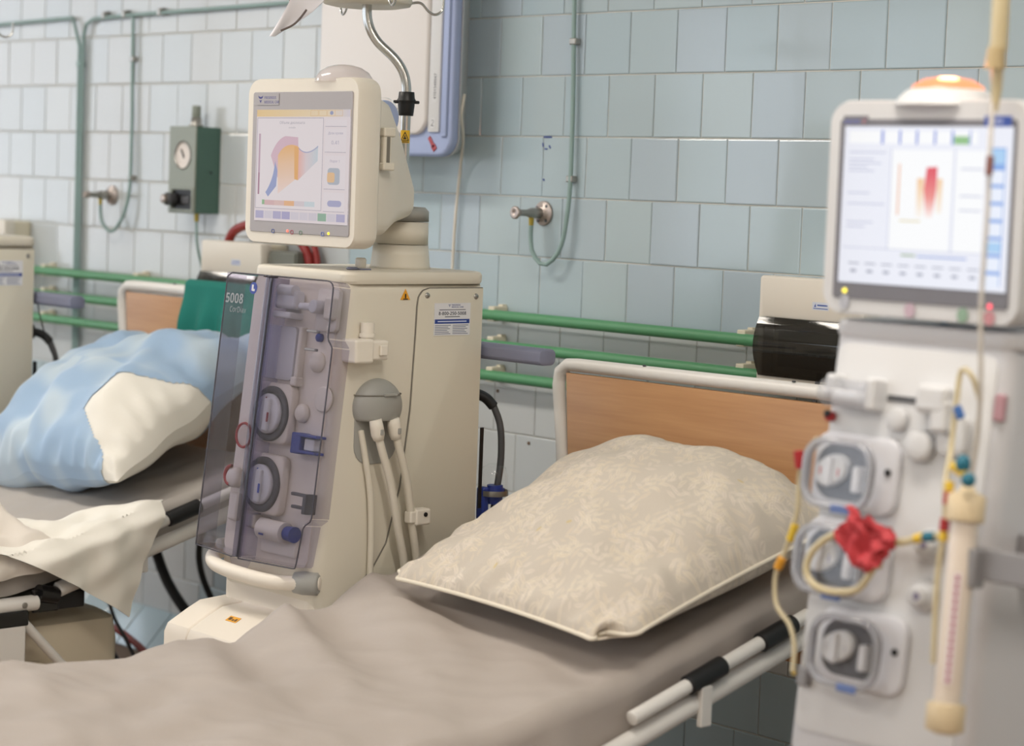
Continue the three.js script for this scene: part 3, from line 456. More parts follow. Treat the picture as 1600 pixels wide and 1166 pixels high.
{ // ---- the machine in focus
  const t = thing('dialysis_machine', 'cream dialysis machine with closed clear door beside the patterned pillow', 'dialysis machine', -3.585, 0, 0.57, 'dialysis machines');
  machineBase(t, mat.cream, mat.panel);
  add('warning_triangle', X(extr([[0, 0.013], [-0.0135, -0.010], [0.0135, -0.010]], 0.0008, 0, 1), 0.1655, 1.274, 0.232, 0, rot), mat.orange, t);
  add('warning_sign', [X(thin(0.003, 0.009, 0.0006), 0.167, 1.272, 0.232, 0, rot), X(thin(0.012, 0.002, 0.0006), 0.167, 1.2655, 0.232, 0, rot)], mat.black, t);
  post(t, mat.cream, 0.015, 0.12);
  ivPole(t, 0.012, 0.115);
  // monitor
  const hs = monitor(t, { cx: 0.008, y0: 1.372, y1: 1.722, w: 0.375, shell: M('#e3ddd0', 0.42), bezel: mat.bezel, display: [0.006, 1.538, 0.318, 0.238], screen: canvas(1024, 1024, screenOne), glow: 0.75, light: 0.6, lightColor: '#f0e2e6', lampX: 0.075, lampMat: M('#efeaea', 0.1, 0, { transmission: 0.55, thickness: 0 }), lampProfile: [[0.062, 0], [0.06, 0.01], [0.052, 0.022], [0.036, 0.032], [0.018, 0.037], [0.0005, 0.038]] });
  add('maker_logo', X(thin(0.075, 0.024, 0.0006), -0.107, 1.679, 0.4028), print(300, 96, (c) => { c.fillStyle = '#a6a2a4'; c.fillRect(0, 0, 300, 96); logo(c, 8, 14, 70, '#35357a'); c.fillStyle = '#4a4a80'; c.font = 'bold 32px sans-serif'; c.fillText('FRESENIUS', 94, 44); c.fillText('MEDICAL CARE', 94, 82); }, { roughness: 0.35 }), hs);
  for (const [x, c] of [[-0.078, '#4f5f9c'], [-0.012, '#a8455c'], [0.018, '#6d8f78'], [0.092, '#5c74b8']]) add('touch_key', X(extr(rr(0.010, 0.009, 0.003), 0.001, 0.0003, 1, [rr(0.007, 0.006, 0.002)]), x, 1.398, 0.4018), M(c, 0.5), hs);
  for (const [x, c] of [[-0.027, '#ff6a58'], [0.112, '#ffdc3a']]) { add('indicator_light', X(new THREE.SphereGeometry(0.003, 10, 6), x, 1.4, 0.4022), M('#332222', 0.3, 0, { emissive: c, emissiveIntensity: 2.2 }), hs); }
  add('card_slot', [bx(0.168, 0.182, 1.535, 1.625, 0.295, 0.318, 0.005), bx(0.168, 0.185, 1.605, 1.625, 0.288, 0.32, 0.004), bx(0.168, 0.185, 1.535, 1.552, 0.288, 0.32, 0.004)], mat.cream, hs);
  add('slot_opening', bx(0.18, 0.1828, 1.551, 1.606, 0.302, 0.311, 0.0005), mat.seam, hs);
  const rb = add('rear_knob', X(disc(0.038, 0.02, 0.006), 0.07, 1.648, 0.235, 0, rot), mat.lightBlue, hs); add('knob_rim', X(lathe([[0.036, 0], [0.041, 0.004], [0.04, 0.016], [0.036, 0.018]], 32), 0.066, 1.652, 0.235, 0, 0, -rot), mat.plastic, rb);
  add('knob_dot', X(disc(0.006, 0.002, 0.0005, 16), 0.09, 1.646, 0.237, 0, rot), mat.yellow, rb);
  add('deck_button', [X(disc(0.012, 0.006), 0.1, 1.324, 0.325, -rot), X(rbox(0.05, 0.004, 0.03, 0.002), 0.09, 1.325, 0.30)], mat.blueGrey, t);
  add('deck_stopper', X(lathe([[0.0005, 0], [0.012, 0], [0.012, 0.022], [0.009, 0.026], [0.0005, 0.026]], 20), 0.06, 1.322, 0.27), mat.offwhite, t);
  // front: recessed plate, modules
  add('front_plate', onF(extr(rr(0.292, 0.60, 0.02), 0.006, 0.002, 2), -0.005, 1.0, -0.003), mat.creamFront, t);
  for (const [y, c, nm] of [[1.012, '#8d3038', 'blood'], [0.862, '#3a55b0', 'feed']]) {
    const p = add('pump', onF(extr(rr(0.125, 0.128, 0.02), 0.022, 0.006, 3), -0.012, y, 0.002), mat.creamFront, t); if (nm === 'blood') tag(p, 'upper pump with red rotor mark'); else tag(p, 'lower pump with blue rotor mark');
    add('pump_track', onF(X(lathe([[0.042, 0], [0.059, 0], [0.059, 0.008], [0.056, 0.011], [0.045, 0.011], [0.042, 0.002]], 40), 0, 0, 0, rot), -0.012, y, 0.02), mat.darkGrey, p);
    add('rotor', onF(X(lathe([[0.0005, 0], [0.043, 0], [0.043, 0.013], [0.038, 0.017], [0.012, 0.019], [0.0005, 0.019]], 36), 0, 0, 0, rot), -0.012, y, 0.022), mat.white, p);
    add('rotor_arm', onF(rbox(0.018, 0.07, 0.01, 0.004), -0.004, y, 0.043), mat.white, p);
    add('rotor_mark', onF(rbox(0.003, 0.066, 0.002, 0.0008), -0.014, y + 0.004, 0.0415), M(c, 0.5), p);
    add('rotor_dot', onF(rbox(0.006, 0.02, 0.002, 0.002), 0.006, y - 0.004, 0.0485), M(c, 0.5), p);
  }
  add('heparin_recess', onF(extr(rr(0.11, 0.115, 0.012), 0.01, 0.004, 2), -0.03, 1.14, 0.002), mat.white, t);
  add('syringe_track', [onF(rbox(0.012, 0.12, 0.018, 0.004), 0.045, 1.14, 0.01), onF(rbox(0.02, 0.02, 0.024, 0.005), 0.045, 1.085, 0.012)], mat.offwhite, t);
  add('bubble_detector', [onF(rbox(0.075, 0.04, 0.03, 0.009), -0.005, 1.255, 0.018), onF(rbox(0.06, 0.014, 0.04, 0.005), 0.0, 1.222, 0.02), onF(X(cyl(0.012, 0.012, 0.05), 0, 0, 0, 0, 0, rot), 0.0, 1.275, 0.028)], mat.white, t);
  add('pressure_port', [onF(extr(rr(0.07, 0.09, 0.01), 0.012, 0.003, 2), 0.118, 1.24, 0.002), onF(rbox(0.03, 0.05, 0.02, 0.008), 0.138, 1.245, 0.02)], mat.offwhite, t);
  add('port_socket', [onF(disc(0.014, 0.03), 0.108, 1.245, 0.015), onF(X(cyl(0.008, 0.008, 0.05), 0, 0, 0, 0, 0, rot), 0.075, 1.245, 0.028)], mat.white, t);
  add('blue_button', onF(disc(0.009, 0.012, 0.003), 0.098, 1.181, 0.002), mat.blue, t);
  add('valve_bump', [onF(disc(0.02, 0.016, 0.006), 0.072, 1.02, 0.002), onF(disc(0.028, 0.008, 0.004), 0.13, 1.055, 0.0), onF(disc(0.022, 0.018, 0.008), 0.1, 1.13, 0.0)], mat.offwhite, t);
  const bc = add('blue_clip', [onF(rbox(0.03, 0.044, 0.03, 0.003), 0.088, 0.96, 0.016), onF(rbox(0.07, 0.006, 0.028, 0.002), 0.122, 0.978, 0.018), onF(rbox(0.066, 0.006, 0.028, 0.002), 0.122, 0.944, 0.018)], mat.blue, t);
  add('clip_insert', onF(rbox(0.034, 0.026, 0.02, 0.003), 0.126, 0.96, 0.014), mat.white, bc);
  add('latch', [onF(rbox(0.012, 0.042, 0.03, 0.002), 0.158, 0.842, 0.03), onF(rbox(0.06, 0.007, 0.012, 0.002), 0.13, 0.858, 0.03), onF(rbox(0.05, 0.007, 0.012, 0.002), 0.13, 0.832, 0.03)], mat.darkGrey, t);
  add('blue_knob', onF(X(cyl(0.017, 0.015, 0.026), 0, 0, 0, 0, 0, rot), 0.1, 0.772, 0.022), mat.blue, t);
  add('filter_holder', [onF(X(cyl(0.022, 0.022, 0.08), 0, 0, 0, 0, 0, rot), 0.045, 0.772, 0.024), onF(rbox(0.12, 0.05, 0.012, 0.005), 0.05, 0.745, 0.008)], mat.offwhite, t);
  add('holder_mark', onF(rbox(0.016, 0.004, 0.001, 0.0004), 0.03, 0.765, 0.0465), mat.blue, t);
  add('side_valves', [onF(disc(0.022, 0.02, 0.006), -0.125, 0.862, 0.006), onF(rbox(0.03, 0.06, 0.02, 0.006), -0.12, 0.80, 0.006), onF(rbox(0.03, 0.03, 0.03, 0.006), -0.04, 0.78, 0.012), onF(disc(0.014, 0.024, 0.004), 0.0, 0.778, 0.004)], mat.offwhite, t);
  add('red_ring', onF(new THREE.TorusGeometry(0.026, 0.003, 8, 32), -0.115, 0.955, 0.012), mat.red, t);
  add('red_clip', onF(X(new THREE.TorusGeometry(0.02, 0.004, 8, 20, Math.PI), 0, 0, 0, 0, 0, rot), -0.128, 0.868, 0.024), mat.red, t);
  for (const y of [1.198, 1.16]) add('button_bar', onF(rbox(0.036, 0.006, 0.01, 0.002), 0.128, y, 0.05), mat.midGrey, t);
  // clear door
  const O = 0.052;
  const Lp = [[-0.185, 0.713], [-0.034, 0.705], [-0.032, 1.304], [-0.188, 1.304]], Rp = [[-0.03, 0.705], [0.165, 0.712], [0.175, 0.80], [0.198, 0.815], [0.198, 1.17], [0.18, 1.185], [0.178, 1.295], [0.165, 1.304], [-0.028, 1.304]];
  const door = add('clear_door', coverTray(Lp, 0.05, O + 0.003), mat.smoke, t); tag(door, 'tinted clear plastic door');
  add('door_rim', rim(Lp, 0.0016, O), M('#5b5a66', 0.2, 0, { transmission: 0.4, thickness: 0 }), door);
  const door2 = add('clear_door', coverTray(Rp, 0.045, O + 0.003), mat.smoke, t);
  add('door_rim', rim(Rp, 0.0016, O), M('#5b5a66', 0.2, 0, { transmission: 0.4, thickness: 0 }), door2);
  add('door_hinge', [0.0, 0.014].map(d => tube([[-0.036 + d, 0.71, fz(0.71) + O + 0.006], [-0.034 + d, 1.304, fz(1.304) + O + 0.006]], 0.0055, 0.001, 12)), M('#d6d6de', 0.05, 0, { transmission: 1, thickness: 0 }), door);
  add('hinge_pin', [0.0, 0.016].map(d => onF(X(new THREE.TorusGeometry(0.009, 0.0025, 8, 20), 0, 0, 0, rot), -0.036 + d, 1.303, O + 0.006)), M('#3d3c44', 0.2), door);
  add('door_tab', onF(extr([[-0.036, 0], [0.036, 0], [0.026, -0.02], [0, -0.034], [-0.026, -0.02]].map(([a, b]) => [a, b]), 0.003, 0.001, 1), -0.02, 0.705, O), mat.smoke, door2);
  // printed model number on the door
  const pm = M('#cfccd2', 0.5, 0,  { map: canvas(512, 256, (c) => { c.fillStyle = '#ffffff'; c.fillRect(0, 0, 512, 256); }), alphaMap: canvas(512, 256, (c) => { c.fillStyle = '#000'; c.fillRect(0, 0, 512, 256); c.fillStyle = '#666'; c.font = 'bold 150px sans-serif'; c.fillText('5008', 10, 130); c.font = '86px sans-serif'; c.fillText('CorDiax', 110, 230); }, false), transparent: true });
  add('model_print', onF(plate(0.1, 0.05), -0.132, 1.24, O + 0.0045), pm, door);
  const badge = add('round_badge', onF(extr(shapeOf(Array.from({ length: 24 }, (_, k) => [Math.cos(k / 12 * Math.PI) * 0.013, Math.sin(k / 12 * Math.PI) * 0.013])), 0.001, 0.0003, 1), -0.085, 1.275, O + 0.004), mat.blue, door);
  add('badge_figure', [onF(rbox(0.006, 0.013, 0.0006, 0.0002), -0.087, 1.276, O + 0.0052), onF(rbox(0.008, 0.005, 0.0006, 0.0002), -0.083, 1.271, O + 0.0052)], mat.white, badge);
  // bar below the door, front column and foot box
  add('front_bar', tube([[-0.17, 0.70, 0.42], [-0.175, 0.69, 0.46], [-0.12, 0.681, 0.5], [0.0, 0.676, 0.515], [0.1, 0.673, 0.495], [0.165, 0.676, 0.44]], 0.0155, 0, 18), mat.creamFront, t);
  add('bar_end', X(lathe([[0.0005, 0], [0.022, 0], [0.025, 0.02], [0.024, 0.05], [0.017, 0.055], [0.0005, 0.055]], 24), 0.12, 0.674, 0.47, 0, 0.6, -rot), mat.greyPlastic, t);
  add('bar_end', X(disc(0.014, 0.02, 0.004), -0.178, 0.708, 0.43), mat.greyPlastic, t);
  add('front_column', bx(-0.165, 0.15, 0.30, 0.66, 0.33, 0.445, 0.02), mat.creamFront, t);
  const fprof = [[0.40, 0.44], [0.40, 0.600], [0.50, 0.594], [0.535, 0.578], [0.583, 0.553], [0.592, 0.535], [0.592, 0.44]];
  const fb = add('foot_box', X(sideExtr(fprof, 0.24, 0.007, 3), 0.033, 0, 0.003), mat.creamFront, t);
  add('foot_lid', X(sideExtr(fprof, 0.085, 0.007, 3), -0.1315, 0, 0), mat.creamFront, fb);
  add('warning_sticker', X(thin(0.036, 0.017, 0.0008), -0.005, 0.5815, 0.532, -rot + 0.47, 0, 0), print(128, 64, (c) => { c.fillStyle = '#e6a42a'; c.fillRect(0, 0, 128, 64); c.fillStyle = '#5b3d10'; c.fillRect(14, 14, 36, 36); c.fillRect(58, 30, 26, 22); c.fillRect(90, 20, 26, 32); }), fb);
  // dialysate couplings on the side
  const zc = 0.303;
  add('coupling_recess', X(extr(rr(0.115, 0.135, 0.04), 0.004, 0.001, 1), 0.164, 0.985, zc, 0, rot), mat.greyPlastic, t);
  const cp = add('coupling_cover', X(domeGeo(), 0.166, 1.04, zc, 0, rot), mat.greyPlastic, t);
  add('cover_seam', X(new THREE.TorusGeometry(0.0605, 0.0012, 6, 40).scale(0.62, 1, 1), 0.166, 1.066, zc, rot, 0, 0), mat.seam, cp);
  add('cover_lip', bx(0.19, 0.207, 1.064, 1.07, zc - 0.025, zc + 0.01, 0.002), mat.greyPlastic, cp);
  for (const [z0, z1, z2] of [[0.325, 0.285, 0.235], [0.277, 0.24, 0.2]]) {
    const h = add('dialysate_hose', tube([[0.19, 1.01, z0], [0.197, 0.96, z0 - 0.012], [0.2, 0.88, z1], [0.2, 0.78, (z1 + z2) / 2], [0.195, 0.70, z2], [0.19, 0.55, z2 - 0.01], [0.18, 0.42, z2]], 0.0085, 0, 14), mat.hose, t);
    add('hose_connector', X(lathe([[0.0005, 0], [0.011, 0], [0.0145, 0.012], [0.0145, 0.03], [0.013, 0.045], [0.0005, 0.045]], 20), 0.195, 0.972, z0 - 0.008, 0.25), mat.offwhite, h);
    add('connector_ring', X(rbox(0.003, 0.012, 0.008, 0.001), 0.2098, 0.99, z0 - 0.004), mat.greyPlastic, h);
  }
  add('spare_hose', tube([[0.168, 0.99, 0.345], [0.172, 0.94, 0.335], [0.175, 0.85, 0.318], [0.175, 0.7, 0.312], [0.175, 0.5, 0.32]], 0.007, 0, 12), mat.cream, t);
  const hc = add('hose_clamp', [bx(0.186, 0.215, 0.785, 0.82, 0.18, 0.222, 0.005), bx(0.19, 0.212, 0.79, 0.816, 0.218, 0.236, 0.004)], mat.offwhite, t); add('clamp_screw', X(disc(0.005, 0.004, 0.001, 12), 0.214, 0.808, 0.197, 0, rot), mat.black, hc);
  // tube clamp at the corner
  add('corner_clamp', [bx(0.155, 0.205, 1.135, 1.185, 0.345, 0.395, 0.006), bx(0.16, 0.2, 1.14, 1.182, 0.30, 0.35, 0.006), X(cyl(0.014, 0.015, 0.04), 0.18, 1.198, 0.345), X(cyl(0.017, 0.017, 0.008), 0.18, 1.192, 0.345), bx(0.2, 0.208, 1.15, 1.172, 0.31, 0.33, 0.003)], mat.offwhite, t);
  // suction bottle at the rear
  const b = add('rinse_canister', X(lathe([[0.0005, 0], [0.03, 0], [0.032, 0.004], [0.032, 0.13], [0.026, 0.148], [0.012, 0.156], [0.0005, 0.157]], 32), 0.135, 0.735, -0.075), mat.plastic, t);
  add('blue_valve', [bx(0.115, 0.14, 0.765, 0.84, -0.06, -0.04, 0.006), X(cyl(0.018, 0.018, 0.042), 0.137, 0.822, -0.078), X(cyl(0.022, 0.022, 0.012), 0.137, 0.83, -0.078)], mat.blue, b);
  add('canister_strap', X(lathe([[0.0325, 0], [0.034, 0], [0.034, 0.012], [0.0325, 0.012]], 32), 0.135, 0.82, -0.075), mat.steel, b);
  add('side_rail', bx(0.166, 0.169, 0.80, 0.98, -0.008, 0.002, 0.001), mat.black, t);
}
{ // ---- machine at the left edge, only its side seen
  const t = thing('dialysis_machine', 'cream dialysis machine cut by the left edge behind the blue pillow', 'dialysis machine', -5.466, 0, 0.56, 'dialysis machines');
  machineBase(t, mat.cream, mat.panel);
  post(t, mat.cream, 0.015, 0.12); ivPole(t, 0.035, 0.115);
  monitor(t, { cx: 0.008, y0: 1.372, y1: 1.722, w: 0.375, shell: mat.cream, bezel: mat.bezel, display: [0.006, 1.538, 0.318, 0.238], screen: canvas(256, 256, (c) => { c.scale(0.25, 0.25); screenOne(c, 1024, 1024); }), glow: 0.7, light: 0.5, lightColor: '#f0e2e6', lampX: 0.06, lampMat: M('#c9c2c2', 0.12), lampProfile: [[0.062, 0], [0.052, 0.022], [0.018, 0.037], [0.0005, 0.038]] });
  add('thin_wire', tube([[0.14, 1.14, -0.02], [0.15, 1.08, -0.03], [0.17, 1.0, -0.05], [0.2, 0.93, -0.08], [0.21, 0.8, -0.1]], 0.002), mat.black, t);
  add('side_rail', bx(0.166, 0.17, 0.84, 0.97, -0.006, 0.006, 0.001), mat.black, t);
}
{ // ---- machine close to the camera, out of focus
  const t = thing('dialysis_machine', 'white dialysis machine with blood lines and lit orange alarm lamp', 'dialysis machine', -1.875, 0, 0.73, 'dialysis machines');
  machineBase(t, mat.white2, M('#d9d8d8', 0.45));
  post(t, mat.white2, 0.015, 0.12);
  const hs = monitor(t, { cx: 0.0, y0: 1.334, y1: 1.658, w: 0.352, shell: mat.white, bezel: mat.bezel2, display: [0.003, 1.501, 0.300, 0.238], screen: canvas(1024, 1024, screenTwo), glow: 0.92, light: 0.8, lightColor: '#eef0ff', lampX: 0.0, lampMat: mat.white, lampProfile: [[0.078, 0], [0.072, 0.012], [0.062, 0.022], [0.056, 0.025], [0.0005, 0.025]] });
  const ld = add('lamp_dome', X(lathe([[0.057, 0.02], [0.052, 0.03], [0.036, 0.039], [0.014, 0.0425], [0.0005, 0.043]], 32), 0.0, 1.653, 0.35), M('#8a4a38', 0.25, 0, { emissive: '#ff9a6a', emissiveIntensity: 1.3 }), hs); tag(ld, 'glowing orange alarm dome');
  const pl = new THREE.PointLight('#ff9560', 0.06); pl.position.set(0, 1.71, 0.35); t.add(pl);
  add('maker_logo', X(thin(0.046, 0.014, 0.0006), -0.128, 1.629, 0.4028), print(200, 64, (c) => { c.fillStyle = '#77767d'; c.fillRect(0, 0, 200, 64); c.fillStyle = '#4858b4'; c.font = 'bold 34px sans-serif'; c.fillText('ONLINE', 6, 52); c.fillStyle = '#c04060'; c.beginPath(); c.moveTo(150, 10); c.lineTo(164, 44); c.lineTo(190, 2); c.lineTo(166, 60); c.fill(); }, { roughness: 0.35 }), hs);
  add('model_badge', X(thin(0.046, 0.015, 0.0006), 0.126, 1.628, 0.4028), print(160, 56, (c) => { c.fillStyle = '#3554b0'; c.fillRect(0, 0, 160, 56); c.fillStyle = '#c9d2ee'; c.font = 'bold 34px sans-serif'; c.fillText('5008', 34, 40); }, { roughness: 0.35 }), hs);
  for (const [x, y, c, l] of [[-0.134, 1.352, '#b9bcc6', '#ffe94a'], [-0.012, 1.346, '#c9b2c0', null], [0.082, 1.345, '#8fae98', null], [0.128, 1.344, '#c98f96', '#ff5a6a']]) {
    add('touch_key', X(extr(Array.from({ length: 24 }, (_, k) => [Math.cos(k / 12 * Math.PI) * 0.0095, Math.sin(k / 12 * Math.PI) * 0.011]), 0.001, 0.0003, 1), x, y, 0.4018), M(c, 0.5), hs);
    if (l) add('indicator_light', X(new THREE.SphereGeometry(0.0038, 10, 6), x, y + 0.017, 0.402), M('#222', 0.3, 0, { emissive: l, emissiveIntensity: 2.2 }), hs);
  }
  add('blue_hose', tube([[-0.02, 1.33, 0.30], [-0.04, 1.345, 0.26], [-0.01, 1.352, 0.2], [0.06, 1.345, 0.17], [0.12, 1.335, 0.2]], 0.008), M('#5fb2d8', 0.35), t);
  add('front_plate', onF(extr(rr(0.29, 0.60, 0.02), 0.006, 0.002, 2), -0.005, 0.99, -0.003), mat.white, t);
  // air detector, clamps
  add('detector_cylinder', onF(X(lathe([[0.0005, -0.04], [0.02, -0.04], [0.022, -0.036], [0.022, 0.036], [0.02, 0.04], [0.0005, 0.04]], 24), 0, 0, 0, 0, 0, rot), -0.105, 1.213, 0.028), M('#f2f3f6', 0.05, 0, { transmission: 0.85, thickness: 0 }), t);
  add('detector_holder', [onF(rbox(0.02, 0.05, 0.036, 0.006), -0.06, 1.215, 0.016), onF(rbox(0.02, 0.036, 0.03, 0.006), -0.14, 1.222, 0.012), onF(X(cyl(0.012, 0.012, 0.06), 0, 0, 0, 0, 0, rot), -0.1, 1.205, 0.02)], mat.white, t);
  add('front_slot', onF(rbox(0.062, 0.009, 0.003, 0.001), -0.015, 1.212, 0.004), mat.darkGrey, t);
  add('line_clamp', [onF(rbox(0.056, 0.044, 0.036, 0.01), 0.05, 1.218, 0.016), onF(rbox(0.03, 0.05, 0.03, 0.008), 0.066, 1.195, 0.018)], mat.white, t);
  add('pressure_knob', onF(disc(0.008, 0.014, 0.004, 16), -0.146, 1.173, 0.003), mat.red, t);
  add('pressure_knob_cap', onF(disc(0.006, 0.005, 0.002, 16), -0.146, 1.178, 0.015), mat.black, t);
  add('port_pair', [onF(disc(0.024, 0.02, 0.006), 0.028, 1.146, 0.002), onF(extr(rr(0.05, 0.06, 0.014), 0.02, 0.005, 2), 0.085, 1.168, 0.002), onF(disc(0.018, 0.014, 0.005), -0.02, 1.18, 0.002)], mat.white, t);
  add('port_button', onF(disc(0.006, 0.004, 0.001, 16), 0.085, 1.172, 0.022), mat.midGrey, t);
  for (const [x, y] of [[0.066, 1.004], [0.064, 0.929]]) { const k = add('dial_knob', [onF(disc(0.024, 0.014, 0.005), x, y, 0.002), onF(disc(0.016, 0.03, 0.005), x, y, 0.004)], mat.white, t); add('knob_mark', onF(disc(0.006, 0.003, 0.001, 14), x + 0.004, y + 0.004, 0.033), M('#8b86a0', 0.5), k); }
  [[-0.082, 1.092, 'upper'], [-0.08, 0.962, 'middle'], [-0.032, 0.832, 'lower']].forEach(([x, y, w], i) => {
    const p = add('pump', onF(extr(rr(0.158, 0.118, 0.026), 0.014, 0.005, 3, [rr(0.108, 0.082, 0.03).map(([a, b]) => [a - 0.016, b])]), x, y, 0.002), M('#d7d8de', 0.4), t); tag(p, `${w} pump of the white machine`);
    add('pump_cavity', onF(extr(rr(0.11, 0.084, 0.03), 0.003, 0.001, 1), x - 0.016, y, 0.0145), M('#55555b', 0.5), p);
    add('tube_guide', onF(rbox(0.014, 0.04, 0.02, 0.004), x + 0.016, y - 0.006, 0.026), mat.white2, p);
    const lobe = []; for (let k = 0; k < 36; k++) { const a = k / 36 * Math.PI * 2, r = 0.0265 + 0.004 * Math.cos(2 * a); lobe.push([Math.cos(a + 0.5) * r, Math.sin(a + 0.5) * r]); }
    add('rotor', onF(extr(lobe, 0.018, 0.005, 3), x - 0.034, y + 0.002, 0.016), mat.white, p);
    add('rotor_arm', onF(rbox(0.014, 0.046, 0.012, 0.005), x - 0.034, y + 0.002, 0.036), mat.white2, p);
    for (const s of [-1, 1]) add('rotor_mark', onF(rbox(0.003, 0.012, 0.002, 0.0008), x - 0.034 + s * 0.017, y + 0.002, 0.0345), [mat.red, M('#6a6490', 0.5), M('#c9c8cf', 0.5)][i], p);
    add('pump_door', onF(extr(rr(0.128, 0.104, 0.034), 0.003, 0.001, 1), x - 0.012, y, 0.046), mat.plastic, p);
    add('door_frame', onF(extr(rr(0.132, 0.108, 0.036), 0.012, 0.003, 2, [rr(0.112, 0.088, 0.03)]), x - 0.012, y, 0.036), M('#d6d7dc', 0.15, 0, { transmission: 0.6, thickness: 0 }), p);
    add('door_hinge', onF(rbox(0.01, 0.06, 0.014, 0.004), x - 0.076, y, 0.036), M('#b9bdc9', 0.3, 0, { transmission: 0.3, thickness: 0 }), p);
    add('blue_tag', onF(rbox(0.036, 0.012, 0.002, 0.001), x + 0.006, y - 0.05, 0.05), M('#5f74a8', 0.5), p);
    add('pump_sensor', onF(disc(0.0055, 0.004, 0.001, 14), x + 0.062, y + 0.01, 0.016), mat.black, p);
  });
  add('holder_bracket', [onF(rbox(0.1, 0.045, 0.02, 0.004), 0.235, 1.005, 0.078), onF(rbox(0.03, 0.055, 0.03, 0.004), 0.195, 1.0, 0.095), onF(rbox(0.022, 0.045, 0.16, 0.004), 0.285, 1.01, 0.0), onF(rbox(0.12, 0.04, 0.02, 0.004), 0.225, 1.01, -0.07)], mat.midGrey, t);
  add('slide_strip', onF(rbox(0.008, 0.06, 0.008, 0.002), 0.118, 1.02, 0.008), mat.darkGrey, t);
  add('side_port', onF(rbox(0.018, 0.04, 0.01, 0.004), 0.15, 1.215, 0.0), M('#b98f98', 0.5), t);
  add('low_latch', onF(rbox(0.02, 0.03, 0.02, 0.004), -0.135, 0.775, 0.008), mat.midGrey, t);
  add('yellow_light', onF(disc(0.004, 0.003, 0.001, 12), -0.16, 0.775, 0.003), mat.yellow, t);
}
const O2 = [-1.875, 0, 0.73], fp = (x, y, out) => [O2[0] + x, y, O2[2] + fz(y) + out];
{ // blood lines, dialyzer and infusion line on the white machine
  const d = thing('dialyzer', 'clear cylindrical dialyzer filter clamped to the white machine', 'dialyzer');
  const a = V3(...fp(0.195, 0.80, 0.115)), b = V3(...fp(0.177, 1.075, 0.098)), q = new THREE.Quaternion().setFromUnitVectors(V3(0, 1, 0), b.clone().sub(a).normalize()), L = b.distanceTo(a);
  const place = (g) => g.applyQuaternion(q).translate(a.x, a.y, a.z);
  add('fibre_bundle', place(lathe([[0.0005, 0], [0.019, 0], [0.019, L], [0.0005, L]], 28)), M('#e6d9cb', 0.7), d);
  add('casing', place(lathe([[0.0005, -0.004], [0.0225, -0.004], [0.0225, L + 0.004], [0.0005, L + 0.004]], 28)), mat.plastic, d);
  add('end_cap', place(lathe([[0.0005, L + 0.04], [0.008, L + 0.04], [0.012, L + 0.03], [0.027, L + 0.024], [0.027, L - 0.012], [0.0225, L - 0.014]], 28)), M('#dcc9a6', 0.4), d);
  add('end_cap', place(lathe([[0.0225, 0.014], [0.027, 0.012], [0.027, -0.024], [0.012, -0.03], [0.0005, -0.03]], 28)), M('#dcc9a6', 0.4), d);
  const pr_ = place(new THREE.CylinderGeometry(0.0229, 0.0229, L * 0.55, 20, 1, true, 0.25, 0.5).translate(0, L * 0.42, 0)); add('label_print', pr_, print(32, 256, (c) => { c.fillStyle = '#e9dfe2'; c.fillRect(0, 0, 32, 256); c.fillStyle = '#9c3a56'; for (let k = 0; k < 14; k++) c.fillRect(9, 6 + k * 18, 14, 13); }), d);
  const k = thing('line_caps', 'teal and yellow caps on the dialyzer\'s top end', 'caps');
  add('cap', X(new THREE.SphereGeometry(0.011, 16, 12).scale(1, 1.25, 1), ...fp(0.165, 1.142, 0.1)), mat.tealPlastic, k); add('cap', X(new THREE.SphereGeometry(0.0105, 16, 12), ...fp(0.19, 1.124, 0.12)), mat.tealPlastic, k); add('yellow_port', rod(fp(0.148, 1.138, 0.1), fp(0.17, 1.128, 0.1), 0.007), mat.yellow, k);
  const l = thing('infusion_line', 'pale infusion line with drip chamber hanging before the white monitor', 'infusion line');
  add('drip_chamber', X(lathe([[0.004, -0.12], [0.008, -0.09], [0.009, -0.05], [0.0125, -0.03], [0.0125, 0.02], [0.0115, 0.13], [0.0005, 0.14]], 20), ...fp(0.143, 1.76, 0.105)), mat.tubing, l);
  add('chamber_cap', X(cyl(0.0145, 0.0125, 0.03, 18), ...fp(0.143, 1.715, 0.105)), M('#cdb88c', 0.4, 0, { transmission: 0.2, thickness: 0 }), l);
  add('tube', tube([fp(0.146, 1.65, 0.105), fp(0.155, 1.58, 0.11), fp(0.162, 1.5, 0.11), fp(0.164, 1.36, 0.1), fp(0.165, 1.255, 0.08), fp(0.15, 1.18, 0.05), fp(0.135, 1.1, 0.03), fp(0.14, 0.95, 0.03), fp(0.15, 0.8, 0.03)], 0.0038), mat.tubingClear, l);
  add('line_end', rod(fp(0.162, 1.575, 0.118), fp(0.163, 1.55, 0.118), 0.0055), M('#8a5f58', 0.5), l);
  const v = thing('venous_line', 'clear blood line with red and yellow fittings beside the dialyzer', 'blood line');
  add('tube', tube([fp(0.135, 1.225, 0.03), fp(0.128, 1.262, 0.05), fp(0.112, 1.27, 0.05), fp(0.108, 1.22, 0.05), fp(0.115, 1.15, 0.06), fp(0.14, 1.11, 0.1), fp(0.146, 1.06, 0.1), fp(0.145, 0.98, 0.1), fp(0.155, 0.86, 0.1)], 0.0042), mat.tubing, v);
  for (const y of [1.092, 1.054]) { add('red_fitting', rod(fp(0.147, y + 0.008, 0.1), fp(0.147, y - 0.008, 0.1), 0.0075), mat.red, v); add('yellow_fitting', rod(fp(0.147, y + (y > 1.07 ? 0.022 : -0.01), 0.1), fp(0.147, y + (y > 1.07 ? 0.01 : -0.022), 0.1), 0.0068), mat.yellow, v); }
